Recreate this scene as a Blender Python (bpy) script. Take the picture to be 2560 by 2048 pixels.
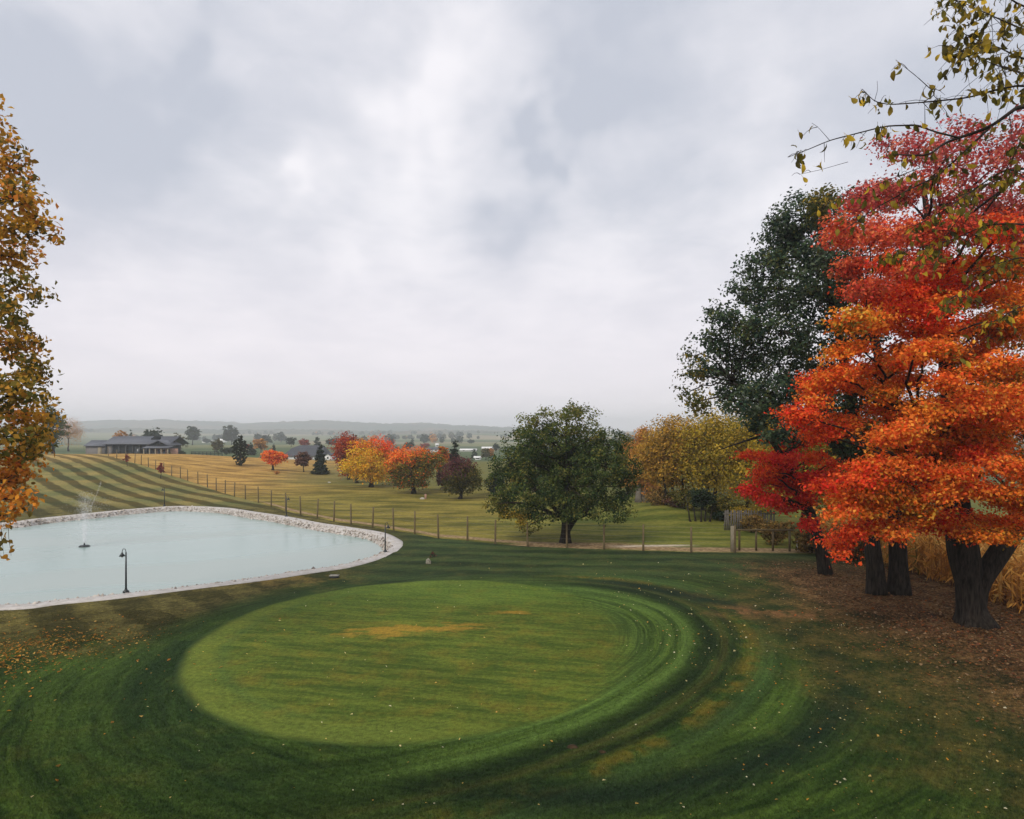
import bpy, math
import numpy as np
from mathutils import Vector

for _o in list(bpy.data.objects):
    bpy.data.objects.remove(_o)
SC = bpy.context.scene
COL = SC.collection
PI = math.pi

# ------------------------------------------------------------------ camera
CH, FPX, HOR = 7.0, 1699.0, 1085.0          # camera height (m), focal length and horizon row in photo pixels
cam_d = bpy.data.cameras.new("camera")
cam = bpy.data.objects.new("camera", cam_d)
COL.objects.link(cam)
cam.location = (0, 0, CH)
cam.rotation_euler = (math.radians(90), 0, 0)
cam_d.sensor_width = 36.0
cam_d.lens = FPX / 2560 * 36
cam_d.shift_y = (HOR - 1024) / 2560
cam_d.clip_start = 0.1
cam_d.clip_end = 12000
SC.camera = cam


# ------------------------------------------------------------------ node helper
class S:
    def __init__(s, b, k):
        s.b, s.k = b, k

    def _m(s, op, o=None, rev=False):
        a, c = (o, s) if rev else (s, o)
        return s.b.math(op, a, c)

    def __add__(s, o): return s._m('ADD', o)
    def __radd__(s, o): return s._m('ADD', o, True)
    def __sub__(s, o): return s._m('SUBTRACT', o)
    def __rsub__(s, o): return s._m('SUBTRACT', o, True)
    def __mul__(s, o): return s._m('MULTIPLY', o)
    def __rmul__(s, o): return s._m('MULTIPLY', o, True)
    def __truediv__(s, o): return s._m('DIVIDE', o)
    def __rtruediv__(s, o): return s._m('DIVIDE', o, True)
    def __pow__(s, o): return s._m('POWER', o)


class NB:
    def __init__(b, nt):
        b.nt = nt

    def put(b, sock, v):
        if isinstance(v, S):
            b.nt.links.new(v.k, sock)
        elif v is not None:
            if isinstance(v, (tuple, list)) and sock.type == 'RGBA' and len(v) == 3:
                v = (*v, 1)
            sock.default_value = v

    def math(b, op, a, c=None, clamp=False):
        n = b.nt.nodes.new('ShaderNodeMath')
        n.operation = op
        n.use_clamp = clamp
        b.put(n.inputs[0], a)
        if c is not None:
            b.put(n.inputs[1], c)
        return S(b, n.outputs[0])

    def smooth(b, x, lo, hi, o0=0.0, o1=1.0):
        n = b.nt.nodes.new('ShaderNodeMapRange')
        n.interpolation_type = 'SMOOTHSTEP'
        if lo > hi:
            lo, hi, o0, o1 = hi, lo, o1, o0
        b.put(n.inputs['Value'], x)
        n.inputs['From Min'].default_value = lo
        n.inputs['From Max'].default_value = hi
        n.inputs['To Min'].default_value = o0
        n.inputs['To Max'].default_value = o1
        return S(b, n.outputs['Result'])

    def mix(b, f, c0, c1, mode='MIX'):
        n = b.nt.nodes.new('ShaderNodeMix')
        n.data_type = 'RGBA'
        n.blend_type = mode
        n.clamp_factor = True
        b.put(n.inputs['Factor'], f)
        b.put(n.inputs['A'], c0) if False else b.put(n.inputs[6], c0)
        b.put(n.inputs[7], c1)
        return S(b, n.outputs[2])

    def vec(b, x, y, z=0.0):
        n = b.nt.nodes.new('ShaderNodeCombineXYZ')
        for i, v in enumerate((x, y, z)):
            b.put(n.inputs[i], v)
        return S(b, n.outputs[0])

    def pos(b, mode='Object'):
        n = b.nt.nodes.new('ShaderNodeTexCoord')
        s = b.nt.nodes.new('ShaderNodeSeparateXYZ')
        b.nt.links.new(n.outputs[mode], s.inputs[0])
        return (S(b, n.outputs[mode]),) + tuple(S(b, s.outputs[i]) for i in range(3))

    def noise(b, vec, scale, detail=3, rough=0.55, dist=0.0):
        n = b.nt.nodes.new('ShaderNodeTexNoise')
        b.put(n.inputs['Vector'], vec)
        n.inputs['Scale'].default_value = scale
        n.inputs['Detail'].default_value = detail
        n.inputs['Roughness'].default_value = rough
        n.inputs['Distortion'].default_value = dist
        return S(b, n.outputs['Fac'])

    def gauss(b, x, c, w):
        d = (x - c) / w
        return b.math('EXPONENT', d * d * -1.0)

    def scale_col(b, c, f):
        n = b.nt.nodes.new('ShaderNodeVectorMath')
        n.operation = 'SCALE'
        b.put(n.inputs[0], c if isinstance(c, S) else tuple(c[:3]))
        b.put(n.inputs['Scale'], f)
        return S(b, n.outputs[0])

    def bump(b, h, strength, dist):
        n = b.nt.nodes.new('ShaderNodeBump')
        n.inputs['Strength'].default_value = strength
        n.inputs['Distance'].default_value = dist
        b.put(n.inputs['Height'], h)
        return S(b, n.outputs[0])


def new_mat(name):
    m = bpy.data.materials.new(name)
    m.use_nodes = True
    m.node_tree.nodes.clear()
    return m, NB(m.node_tree)


def finish(m, b, color, rough=0.9, normal=None, spec=0.2, metal=0.0):
    p = b.nt.nodes.new('ShaderNodeBsdfPrincipled')
    b.put(p.inputs['Base Color'], color)
    b.put(p.inputs['Roughness'], rough)
    b.put(p.inputs['Metallic'], metal)
    p.inputs['Specular IOR Level'].default_value = spec
    if normal is not None:
        b.put(p.inputs['Normal'], normal)
    o = b.nt.nodes.new('ShaderNodeOutputMaterial')
    b.nt.links.new(p.outputs[0], o.inputs['Surface'])
    return m


def plain(name, col, rough=0.8, var=0.25, scale=3.0, spec=0.25, metal=0.0, stretch=(1, 1, 1), bump=0.0):
    m, b = new_mat(name)
    P, x, y, z = b.pos()
    v = b.vec(x * stretch[0], y * stretch[1], z * stretch[2])
    n = b.noise(v, scale, 5, 0.6)
    c = b.scale_col(col, b.smooth(n, 0.25, 0.75, 1 - var, 1 + var))
    nm = b.bump(n, bump, 0.05) if bump else None
    return finish(m, b, c, rough, nm, spec, metal)


# ------------------------------------------------------------------ world: overcast sky
SUN_DIR = Vector((-0.34, -0.68, 0.62)).normalized()      # towards the sun, behind the cloud and behind the camera
world = bpy.data.worlds.new("World")
SC.world = world
world.use_nodes = True
wt = world.node_tree
wt.nodes.clear()
wb = NB(wt)


def pdir(px, py):
    return Vector(((px - 1280) / FPX, 1.0, (HOR - py) / FPX)).normalized()


def build_world():
    b = wb
    G, x, y, z = b.pos('Generated')
    zc = b.math('MAXIMUM', z, 0.0)
    inv = 1.0 / (zc + 0.16)
    pl = b.vec(x * inv, y * inv, 0.0)                    # the cloud ceiling seen as a plane overhead
    w1 = b.noise(pl, 1.1, 4, 0.55, 0.35)
    w2 = b.noise(pl, 2.6, 5, 0.58, 0.5)
    w3 = b.noise(b.vec(x * inv * 0.8 + 3.0, y * inv * 0.35, 1.7), 1.9, 5, 0.55, 0.6)
    wx = b.noise(G, 3.0, 4, 0.6)
    wy = b.noise(b.vec(x + 7.0, y, z + 3.0), 3.0, 4, 0.6)
    dx = x + (wx - 0.5) * 0.20
    dz = z + (wy - 0.5) * 0.20

    def blob(px, py, deg, k=1.0):
        d = pdir(px, py)
        dot = dx * d.x + y * d.y + dz * d.z
        e = (dot - 1.0) * (1.0 / (1 - math.cos(math.radians(deg))))
        return b.math('EXPONENT', e) * k

    br = blob(960, 540, 6.5, 0.8) + blob(1180, 190, 6.0, 0.75) + blob(1010, 330, 5.0, 0.35) + blob(760, 500, 4.0, 0.3)
    br = br + blob(1560, 720, 7.5, 0.55) + blob(600, 540, 5.0, 0.35) + blob(1900, 420, 8, 0.5) + blob(1480, 430, 4, 0.35) + blob(350, 80, 6, 0.35) + blob(850, 760, 7, 0.3)
    dk = blob(1500, 60, 7, 0.6) + blob(1800, 150, 8, 0.5) + blob(1240, 290, 4.2, 0.55) + blob(1290, 540, 4.5, 0.75) + blob(1210, 730, 4.5, 0.55) + blob(1430, 330, 3.5, 0.35)
    dk = dk + blob(330, 330, 7, 0.6) + blob(90, 620, 9, 0.5) + blob(620, 190, 5, 0.35) + blob(2200, 60, 9, 0.4) + blob(130, 200, 6, 0.3)
    w4 = b.noise(pl, 5.5, 5, 0.6, 0.7)
    t = 0.44 + (w1 - 0.5) * 0.8 + (w2 - 0.5) * 0.6 + (w3 - 0.5) * 0.75 + (w4 - 0.5) * 0.28 + br * 0.5 - dk * 0.5
    t = b.smooth(t, 0.0, 0.98)
    dark = (0.56, 0.59, 0.675)
    light = (0.955, 0.935, 0.975)
    c = b.mix(t, dark, light)
    hz = b.smooth(z, 0.34, 0.02)                         # the paler, warmer air low down
    c = b.mix(hz * 0.8, c, (1.03, 0.95, 1.0))
    sky = wt.nodes.new('ShaderNodeTexSky')
    sky.sky_type = 'NISHITA'
    sky.sun_disc = False
    sky.sun_elevation = math.asin(SUN_DIR.z)
    sky.sun_rotation = math.atan2(SUN_DIR.x, SUN_DIR.y)
    bg1 = wt.nodes.new('ShaderNodeBackground')
    bg1.inputs['Strength'].default_value = 0.06
    wt.links.new(sky.outputs[0], bg1.inputs['Color'])
    bg2 = wt.nodes.new('ShaderNodeBackground')
    b.put(bg2.inputs['Color'], c)
    bg2.inputs['Strength'].default_value = 0.545
    mx = wt.nodes.new('ShaderNodeMixShader')
    mx.inputs[0].default_value = 0.96                    # cloud cover
    wt.links.new(bg1.outputs[0], mx.inputs[1])
    wt.links.new(bg2.outputs[0], mx.inputs[2])
    out = wt.nodes.new('ShaderNodeOutputWorld')
    wt.links.new(mx.outputs[0], out.inputs['Surface'])


build_world()
world.cycles.sampling_method = 'MANUAL'
world.cycles.sample_map_resolution = 512

sun_d = bpy.data.lights.new("sun", 'SUN')
sun_d.energy = 1.5
sun_d.angle = math.radians(24)
sun_d.color = (1.0, 0.94, 0.84)
sun = bpy.data.objects.new("sun", sun_d)
COL.objects.link(sun)
sun.rotation_euler = (-SUN_DIR).to_track_quat('-Z', 'Y').to_euler()

SC.view_settings.view_transform = 'Standard'
SC.view_settings.look = 'None'
SC.view_settings.exposure = 0.93
SC.view_settings.gamma = 1.0
SC.view_settings.use_curve_mapping = False
SC.cycles.volume_bounces = 2
SC.cycles.max_bounces = 12
SC.cycles.diffuse_bounces = 6
SC.cycles.transparent_max_bounces = 16


# ------------------------------------------------------------------ terrain and unprojection
def sm(a, b, x):
    x = np.asarray(x, dtype=float)
    t = np.clip((x - a) / (b - a), 0, 1)
    return t * t * (3 - 2 * t)


def H(x, y):
    x = np.asarray(x, dtype=float)
    y = np.asarray(y, dtype=float)
    rise = sm(70, 128, y) * sm(-26, -72, x)
    z = 3.05 * rise * (1 - 0.78 * sm(132, 180, y))
    z = z - 3.0 * sm(260, 700, y) + 17 * sm(700, 2300, y)
    z = z + sm(420, 1200, y) * (2.0 * np.sin(x * 0.006 + 1.3) + 1.5 * np.sin(y * 0.011 + x * 0.003))
    z = z - 1.5 * sm(165, 215, y) * sm(-82, -66, x) * (1 - sm(300, 700, y))
    z = z + 0.75 * np.exp(-((x - 13.5) / 4.2) ** 2 - ((y - 59) / 5.5) ** 2)
    z = z + 0.06 * np.sin(x * 0.35 + 0.6) * np.sin(y * 0.27) * sm(26, 34, y) * (1 - sm(200, 260, y))
    return z


def at(px, py):
    """The ground point seen at a photo pixel."""
    a, c = (px - 1280) / FPX, (HOR - py) / FPX
    ys = np.geomspace(6, 2600, 4000)
    d = CH + c * ys - H(a * ys, ys)
    i = np.argmax(d < 0) if (d < 0).any() else len(ys) - 1
    lo, hi = ys[max(i - 1, 0)], ys[i]
    for _ in range(30):
        m = (lo + hi) / 2
        if CH + c * m - H(a * m, m) < 0:
            hi = m
        else:
            lo = m
    y = (lo + hi) / 2
    return np.array([a * y, y, float(H(a * y, y))])


def w(px, py, y):
    return np.array([(px - 1280) / FPX * y, y, CH + (HOR - py) / FPX * y])


# ------------------------------------------------------------------ object helpers
def tag(o, label=None, cat=None, group=None, kind=None):
    if label: o['label'] = label
    if cat: o['category'] = cat
    if group: o['group'] = group
    if kind: o['kind'] = kind
    return o


def link(o, parent=None):
    COL.objects.link(o)
    if parent is not None:
        o.parent = parent
    return o


def thing(name, label, cat, loc, group=None, rz=0.0):
    o = bpy.data.objects.new(name, None)
    o.empty_display_size = 0.3
    o.location = tuple(float(v) for v in loc)
    o.rotation_euler = (0, 0, rz)
    link(o)
    return tag(o, label, cat, group)


def raw_mesh(name, v, f, mat, cols=None, smooth=False):
    """v: n x 3, f: m x k (uniform k)."""
    v = np.asarray(v, dtype=np.float32)
    f = np.asarray(f, dtype=np.int32)
    me = bpy.data.meshes.new(name)
    me.vertices.add(len(v))
    me.vertices.foreach_set('co', v.ravel())
    k = f.shape[1]
    me.loops.add(f.size)
    me.loops.foreach_set('vertex_index', f.ravel())
    me.polygons.add(len(f))
    me.polygons.foreach_set('loop_start', np.arange(0, f.size, k, dtype=np.int32))
    me.polygons.foreach_set('loop_total', np.full(len(f), k, dtype=np.int32))
    if smooth:
        me.polygons.foreach_set('use_smooth', np.ones(len(f), dtype=bool))
    if cols is not None:
        a = me.attributes.new('leafcol', 'FLOAT_COLOR', 'FACE')
        c4 = np.ones((len(f), 4), dtype=np.float32)
        c4[:, :3] = cols
        a.data.foreach_set('color', c4.ravel())
    me.update(calc_edges=True)
    if mat is not None:
        me.materials.append(mat)
    return me


def mobj(name, v, f, mat, parent=None, cols=None, smooth=False, origin=None):
    v = np.asarray(v, dtype=float)
    if origin is not None:
        v = v - np.asarray(origin, dtype=float)
    o = bpy.data.objects.new(name, raw_mesh(name, v, f, mat, cols, smooth))
    if origin is not None and parent is None:
        o.location = tuple(float(q) for q in origin)
    return link(o, parent)


class MB:
    """Collects quads (boxes, tubes, prisms) for ONE mesh object."""
    def __init__(s):
        s.v, s.f, s.n = [], [], 0

    def add(s, v, f):
        s.v.append(np.asarray(v, dtype=float))
        s.f.append(np.asarray(f, dtype=int) + s.n)
        s.n += len(v)
        return s

    def box(s, x0, x1, y0, y1, z0, z1):
        v = [(x, y, z) for z in (z0, z1) for x, y in ((x0, y0), (x1, y0), (x1, y1), (x0, y1))]
        f = [(3, 2, 1, 0), (4, 5, 6, 7), (0, 1, 5, 4), (1, 2, 6, 5), (2, 3, 7, 6), (3, 0, 4, 7)]
        return s.add(v, f)

    def bar(s, a, b, wd, hd):
        a, b = np.asarray(a, float), np.asarray(b, float)
        d = (b - a) / np.linalg.norm(b - a)
        up = np.array([0, 0, 1.0]) if abs(d[2]) < 0.95 else np.array([0, 1.0, 0])
        r = np.cross(d, up); r /= np.linalg.norm(r)
        u = np.cross(r, d)
        v = [p + r * i * wd / 2 + u * j * hd / 2 for p in (a, b) for i, j in ((-1, -1), (1, -1), (1, 1), (-1, 1))]
        f = [(3, 2, 1, 0), (4, 5, 6, 7), (0, 1, 5, 4), (1, 2, 6, 5), (2, 3, 7, 6), (3, 0, 4, 7)]
        return s.add(v, f)

    def tube(s, pts, rad, sides=8, prof=None, cap=True):
        pts = np.asarray(pts, dtype=float)
        n = len(pts)
        rad = np.broadcast_to(np.asarray(rad, dtype=float), (n,))
        d = np.gradient(pts, axis=0)
        d /= np.linalg.norm(d, axis=1)[:, None] + 1e-9
        ref = np.array([1.0, 0.0, 0.0]) if abs(d[0][0]) < 0.9 else np.array([0, 1.0, 0])
        r = ref - d * (d @ ref)[:, None]
        r /= np.linalg.norm(r, axis=1)[:, None] + 1e-9
        u = np.cross(d, r)
        a = np.arange(sides) / sides * 2 * PI
        ring = np.cos(a)[None, :, None] * r[:, None, :] + np.sin(a)[None, :, None] * u[:, None, :]
        R = rad[:, None] * (np.ones((n, sides)) if prof is None else prof)
        v = (pts[:, None, :] + ring * R[:, :, None]).reshape(-1, 3)
        i = np.arange(n - 1)[:, None] * sides
        j = np.arange(sides)[None, :]
        j2 = (j + 1) % sides
        f = np.stack([i + j, i + j2, i + sides + j2, i + sides + j], axis=-1).reshape(-1, 4)
        s.add(v, f)
        if cap and sides % 2 == 0:
            b0 = s.n - len(v)
            caps = []
            for st, rev in ((0, True), ((n - 1) * sides, False)):
                for q in range(sides // 2 - 1):
                    c = (st + q, st + q + 1, st + sides - 2 - q, st + sides - 1 - q)
                    caps.append(tuple(reversed(c)) if rev else c)
            s.f.append(np.asarray(caps, dtype=int) + b0)
        return s

    def lathe(s, rz, c=(0, 0, 0), sides=12):
        pts = np.array([(c[0], c[1], c[2] + z + i * 1e-6) for i, (r, z) in enumerate(rz)])
        a = np.arange(sides) / sides * 2 * PI
        v, n = [], len(rz)
        for (r, z) in rz:
            v += [(c[0] + r * math.cos(t), c[1] + r * math.sin(t), c[2] + z) for t in a]
        f = [(i * sides + j, i * sides + (j + 1) % sides, (i + 1) * sides + (j + 1) % sides, (i + 1) * sides + j) for i in range(n - 1) for j in range(sides)]
        return s.add(v, f)

    def prism(s, poly, y0, y1):
        """poly: 4 points in (x, z), extruded along y."""
        v = [(x, y0, z) for x, z in poly] + [(x, y1, z) for x, z in poly]
        f = [(0, 1, 2, 3), (7, 6, 5, 4)] + [(i, i + 4, (i + 1) % 4 + 4, (i + 1) % 4) for i in range(4)]
        return s.add(v, f)

    def build(s, name, mat, parent=None, smooth=False, origin=None):
        return mobj(name, np.concatenate(s.v), np.concatenate(s.f), mat, parent, None, smooth, origin)


# ------------------------------------------------------------------ ground outline curves
def closed_curve(P, n):
    """Closed Catmull-Rom through P (k x 2), resampled to n points."""
    P = np.asarray(P, float)
    out = []
    k = len(P)
    for i in range(k):
        p0, p1, p2, p3 = P[i - 1], P[i], P[(i + 1) % k], P[(i + 2) % k]
        for t in np.linspace(0, 1, 24, endpoint=False):
            out.append(0.5 * ((2 * p1) + (p2 - p0) * t + (2 * p0 - 5 * p1 + 4 * p2 - p3) * t * t + (3 * p1 - p0 - 3 * p2 + p3) * t ** 3))
    out = np.array(out)
    d = np.r_[0, np.cumsum(np.linalg.norm(np.diff(np.r_[out, out[:1]], axis=0), axis=1))]
    s = np.linspace(0, d[-1], n, endpoint=False)
    q = np.r_[out, out[:1]]
    return np.c_[np.interp(s, d, q[:, 0]), np.interp(s, d, q[:, 1])]


pond_px = [(0, 1523), (150, 1509), (300, 1494), (460, 1474), (640, 1452), (775, 1432), (872, 1417), (955, 1393), (994, 1374),
           (1003, 1360), (986, 1347), (950, 1333), (872, 1319), (788, 1305), (716, 1293), (640, 1281), (564, 1270),
           (445, 1268), (326, 1275.5), (208, 1286), (89, 1299), (0, 1310)]
pond_w = [at(*p)[:2] for p in pond_px] + [np.array(q) for q in ((-47.5, 49.5), (-51, 44), (-47, 36), (-38, 30.3), (-28, 27.2))]
POND = closed_curve(pond_w, 420)
if np.sum(POND[:, 0] * np.roll(POND[:, 1], -1) - np.roll(POND[:, 0], -1) * POND[:, 1]) < 0:
    POND = POND[::-1].copy()
tang = np.roll(POND, -1, 0) - np.roll(POND, 1, 0)
tang /= np.linalg.norm(tang, axis=1)[:, None]
INW = np.c_[-tang[:, 1], tang[:, 0]]        # inward for a counter-clockwise loop


def pond_depth(x, y):
    """Signed distance to the rim's outer edge, positive inside."""
    pts = np.c_[np.ravel(x), np.ravel(y)]
    out = np.full(len(pts), -99.0)
    m = (pts[:, 0] > -60) & (pts[:, 0] < 2) & (pts[:, 1] > 18) & (pts[:, 1] < 76)
    q = pts[m]
    best = np.full(len(q), 1e9)
    inside = np.zeros(len(q), bool)
    P = POND[::2]
    for i in range(len(P)):
        a, b = P[i], P[(i + 1) % len(P)]
        ab = b - a
        t = np.clip(((q - a) @ ab) / (ab @ ab), 0, 1)
        best = np.minimum(best, np.linalg.norm(q - (a + t[:, None] * ab), axis=1))
        c = (a[1] > q[:, 1]) != (b[1] > q[:, 1])
        with np.errstate(divide='ignore', invalid='ignore'):
            xi = (b[0] - a[0]) * (q[:, 1] - a[1]) / (b[1] - a[1]) + a[0]
        inside ^= c & (q[:, 0] < xi)
    out[m] = np.where(inside, best, -best)
    return out.reshape(np.shape(x))


fence_px = [(209, 1123), (249, 1134), (271, 1140), (292, 1146), (314, 1152), (337, 1158), (353, 1162), (371, 1168), (389, 1174), (409, 1182), (429, 1190), (451, 1196), (469.4, 1202),
            (495, 1210), (518.7, 1219), (540.6, 1227), (563, 1234), (586, 1241), (613.6, 1248.5), (646, 1257), (678, 1267), (714, 1278),
            (751.7, 1287), (793, 1295), (834.6, 1304), (877.5, 1311), (931.5, 1318), (984, 1326), (1036.6, 1335), (1096, 1346),
            (1168.6, 1352), (1238, 1360), (1319, 1366), (1417.5, 1370), (1510, 1374), (1608, 1377), (1728, 1381), (1837, 1382)]
FENCE = np.array([at(*p) for p in fence_px])
fx = np.r_[-330, -150, FENCE[0, 0] - 14, FENCE[:, 0], 20, 60, 330]
fy = np.r_[150, 142, FENCE[0, 1] + 8, FENCE[:, 1], FENCE[-1, 1], FENCE[-1, 1] + 2, FENCE[-1, 1] + 20]
o_ = np.argsort(fx)
fx, fy = fx[o_], fy[o_]


def FY(x):
    return np.interp(x, fx, fy)


XS = np.r_[np.linspace(-120, -52, 60, endpoint=False), np.arange(-52, 32, 0.34), np.linspace(32, 70, 30)]


def strip(name, mat, ys_fn, nv, zfn):
    v = np.linspace(0, 1, nv)
    X = np.repeat(XS[:, None], nv, 1)
    Y = ys_fn(XS, v)
    Z = zfn(X, Y)
    i = np.arange(len(XS) - 1)[:, None] * nv
    j = np.arange(nv - 1)[None, :]
    f = np.stack([i + j, i + nv + j, i + nv + j + 1, i + j + 1], -1).reshape(-1, 4)
    o = mobj(name, np.stack([X, Y, Z], -1).reshape(-1, 3), f, mat, smooth=True)
    return tag(o, kind='structure')


# ------------------------------------------------------------------ ground materials
def lawn_material():
    m, b = new_mat("lawn")
    P, X, Y, Z = b.pos()
    big = b.noise(P, 0.16, 4, 0.6)
    mid = b.noise(P, 0.9, 5, 0.62)
    fine = b.noise(P, 7.0, 4, 0.7)
    grain = b.noise(P, 30.0, 3, 0.7)
    wob = b.noise(P, 0.30, 3, 0.5) - 0.5
    dx, dy = X - 0.2, Y - 23.0
    s = b.math('SQRT', dx * dx + dy * dy) + wob * 0.8
    th = b.math('ARCTAN2', dy, dx)
    arcs = b.noise(b.vec(s * 0.95, th * 0.9, 2.0), 1.0, 4, 0.6)
    arcs2 = b.noise(b.vec(s * 3.2, th * 1.6, 9.0), 1.0, 4, 0.65)
    arcs3 = b.noise(b.vec(s * 8.0, th * 4.5, 5.0), 1.0, 3, 0.65)
    a = b.smooth(arcs * 0.8 + (arcs2 - 0.5) * 0.7 + (arcs3 - 0.5) * 0.45 + (mid - 0.5) * 0.35 + 0.1, 0.28, 0.74)
    c = b.mix(a, (0.0125, 0.030, 0.0065), (0.050, 0.090, 0.016))
    # straight passes of the mower near the fence
    t2 = Y * 1.0 + X * 0.10 + wob * 1.5
    ln = b.noise(b.vec(X * 0.10, t2 * 1.5, 3.0), 1.0, 4, 0.65)
    st2 = b.smooth(b.math('SINE', t2 * (2 * PI / 2.3)) * 0.5 + (ln - 0.5) * 2.6, -0.6, 0.6)
    near_fence = b.smooth(Y - X * 0.05 + wob * 3, 31, 34.5)
    c2 = b.mix(st2, (0.013, 0.027, 0.0085), (0.034, 0.056, 0.017))
    c = b.mix(near_fence, c, b.mix(b.smooth(mid, 0.42, 0.72) * 0.5, c2, (0.055, 0.062, 0.018)))
    # broad light and dark stripes of the slope and round the pond
    t = X * 0.73 + Y * 0.68 + wob * 0.9
    st = b.smooth(b.math('SINE', t * (2 * PI / 2.75)) + (fine - 0.5) * 0.8, -0.35, 0.35)
    lightc = b.mix(b.smooth(big, 0.35, 0.65), (0.110, 0.122, 0.042), (0.165, 0.138, 0.046))
    darkc = b.mix(b.smooth(big, 0.35, 0.65), (0.037, 0.042, 0.009), (0.064, 0.047, 0.009))
    slope = b.mix(st, darkc, lightc)
    crest = b.smooth(Z + (mid - 0.5) * 1.0, 2.0, 3.1)
    slope = b.mix(crest * 0.75, slope, b.mix(st, (0.13, 0.090, 0.026), (0.31, 0.21, 0.075)))
    m_sl = b.smooth(X - (Y - 30) * 0.05 + wob * 3, -6, -12) * b.smooth(s, 11.6, 13.6) * b.smooth(Y + wob * 6 + (mid - 0.5) * 3, 20.5, 24.5)
    m_far = b.smooth(Y, 62, 70)
    soft = b.mix(b.smooth(st * 0.34 + (mid - 0.5) * 1.9 + (fine - 0.5) * 0.7 + 0.08, -0.05, 0.75), (0.034, 0.032, 0.007), (0.108, 0.096, 0.030))
    slope = b.mix(m_far, soft, slope)
    c = b.mix(m_sl, c, slope)
    # worn tan on the pond's near bank
    bank = b.gauss(Y - X * -0.22, 30.4, 2.0) * b.smooth(X, -5, -12) * b.smooth(mid, 0.45, 0.62)
    c = b.mix(bank * 0.8, c, (0.155, 0.108, 0.030))
    # dark collar west of the green
    col = b.gauss(s, 11.0, 1.5) * b.smooth(X, 0, -7) * b.smooth(arcs2, 0.25, 0.6)
    c = b.mix(col * 0.8, c, (0.0085, 0.022, 0.008))
    # rings right of the green, broken up by wear
    ix, iy = X + 2.3, Y - 24.0
    ru, rv = (X + Y - 19.58) * (0.7071 / 10.3), (X - Y + 24.7) * (0.7071 / 7.0)
    s2 = b.math('SQRT', ru * ru + rv * rv) * 8.45 + wob * 0.35 + (mid - 0.5) * 0.12
    th2 = b.math('ARCTAN2', iy, ix)
    k1 = b.noise(b.vec(s2 * 3.4, th2 * 0.8, 1.0), 1.0, 4, 0.7)
    k2 = b.noise(b.vec(s2 * 11.0, th2 * 2.4, 6.0), 1.0, 3, 0.7)
    streak = k1 * 0.55 + k2 * 0.45 - 0.5
    right = b.smooth(dx + dy * -0.25, -0.5, 3.5)
    rin = b.smooth(ix + iy * -0.25, 0.5, 4.0)
    zone = b.smooth(ix + iy * -0.30, 1.0, 5.0) * b.smooth(s2, 12.8, 11.0)
    q = s2 + streak * 0.9
    c = b.mix(zone * b.smooth(q, 8.9, 8.3) * 0.85, c, b.mix(b.smooth(streak, -0.12, 0.12), (0.026, 0.056, 0.011), (0.058, 0.100, 0.018)))
    c = b.mix(b.gauss(q, 8.45, 0.26) * rin * 0.8, c, (0.068, 0.122, 0.027))
    c = b.mix(b.gauss(q, 7.75, 0.16) * rin * 0.5, c, (0.060, 0.112, 0.024))
    c = b.mix(b.gauss(q, 9.25, 0.42) * rin * 0.92, c, (0.0085, 0.019, 0.0065))
    c = b.mix(b.gauss(q, 9.75, 0.16) * rin * 0.55, c, (0.050, 0.046, 0.014))
    c = b.mix(b.gauss(q, 10.15, 0.20) * rin * 0.80, c, (0.010, 0.020, 0.0075))
    c = b.mix(b.gauss(q, 10.75, 0.35) * rin * b.smooth(mid, 0.40, 0.58) * 0.8, c, (0.105, 0.080, 0.011))
    c = b.mix(b.gauss(q, 11.3, 0.40) * rin * 0.60, c, (0.040, 0.078, 0.024))
    c = b.mix(b.gauss(s + streak * 0.8, 9.95, 0.7) * right * 0.9, c, (0.0075, 0.018, 0.010))
    c = b.scale_col(c, b.smooth(streak, -0.22, 0.22, 0.66, 1.36))
    # the green itself
    ex, ey = (X + 3.1) / 7.65, (Y - 24.0) / 8.75
    r = b.math('SQRT', ex * ex + ey * ey) + wob * 0.06 + (fine - 0.5) * 0.03 + (mid - 0.5) * 0.03
    gm = b.smooth(r, 1.0, 0.968) * b.smooth(r - b.smooth(X, 0.0, 4.5) * 0.16, 0.86, 0.80, 0.0, 1.0) if False else b.smooth(r, 1.005, 0.955)
    east = b.smooth(X, 1.0, 4.0)
    gm = gm * (1.0 - east * b.smooth(r, 0.80, 0.99))
    gs = b.noise(b.vec(X * 0.40, Y * 2.4 + X * 0.5, 4.0), 1.0, 5, 0.65)
    g = b.mix(b.smooth(gs, 0.34, 0.66), (0.038, 0.068, 0.010), (0.076, 0.104, 0.015))
    g = b.mix(b.smooth(mid, 0.46, 0.70) * 0.6, g, (0.120, 0.108, 0.014))
    collar = b.smooth(r, 0.80, 0.93) * b.smooth(X, 1.0, -4.0)
    g = b.mix(collar * 0.65, g, (0.094, 0.128, 0.022))
    ring = b.gauss(r, 0.845, 0.025) * b.smooth(X, -4.0, -7.0)
    g = b.mix(ring * 0.5, g, (0.045, 0.085, 0.02))
    patchy_ = b.noise(b.vec(X * 0.8, Y * 0.8, 8.0), 1.0, 3, 0.6)
    back = b.smooth(Y, 25.5, 30)
    g = b.mix(back * 0.5, g, (0.070, 0.125, 0.020))
    q1, q2 = (X + 3.5) / 2.7, (Y - 24.3 - X * 0.22 - 0.75 + (patchy_ - 0.5) * 2.2) / 0.62
    q3, q4 = (X + 0.2) / 0.9, (Y - 26.6) / 0.35
    p1 = b.math('EXPONENT', (q1 * q1 + q2 * q2) * -1.0)
    p2 = b.math('EXPONENT', (q3 * q3 + q4 * q4) * -1.0)
    patchy = b.noise(b.vec(X * 1.1, Y * 2.6, 1.0), 1.0, 5, 0.7)
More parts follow.
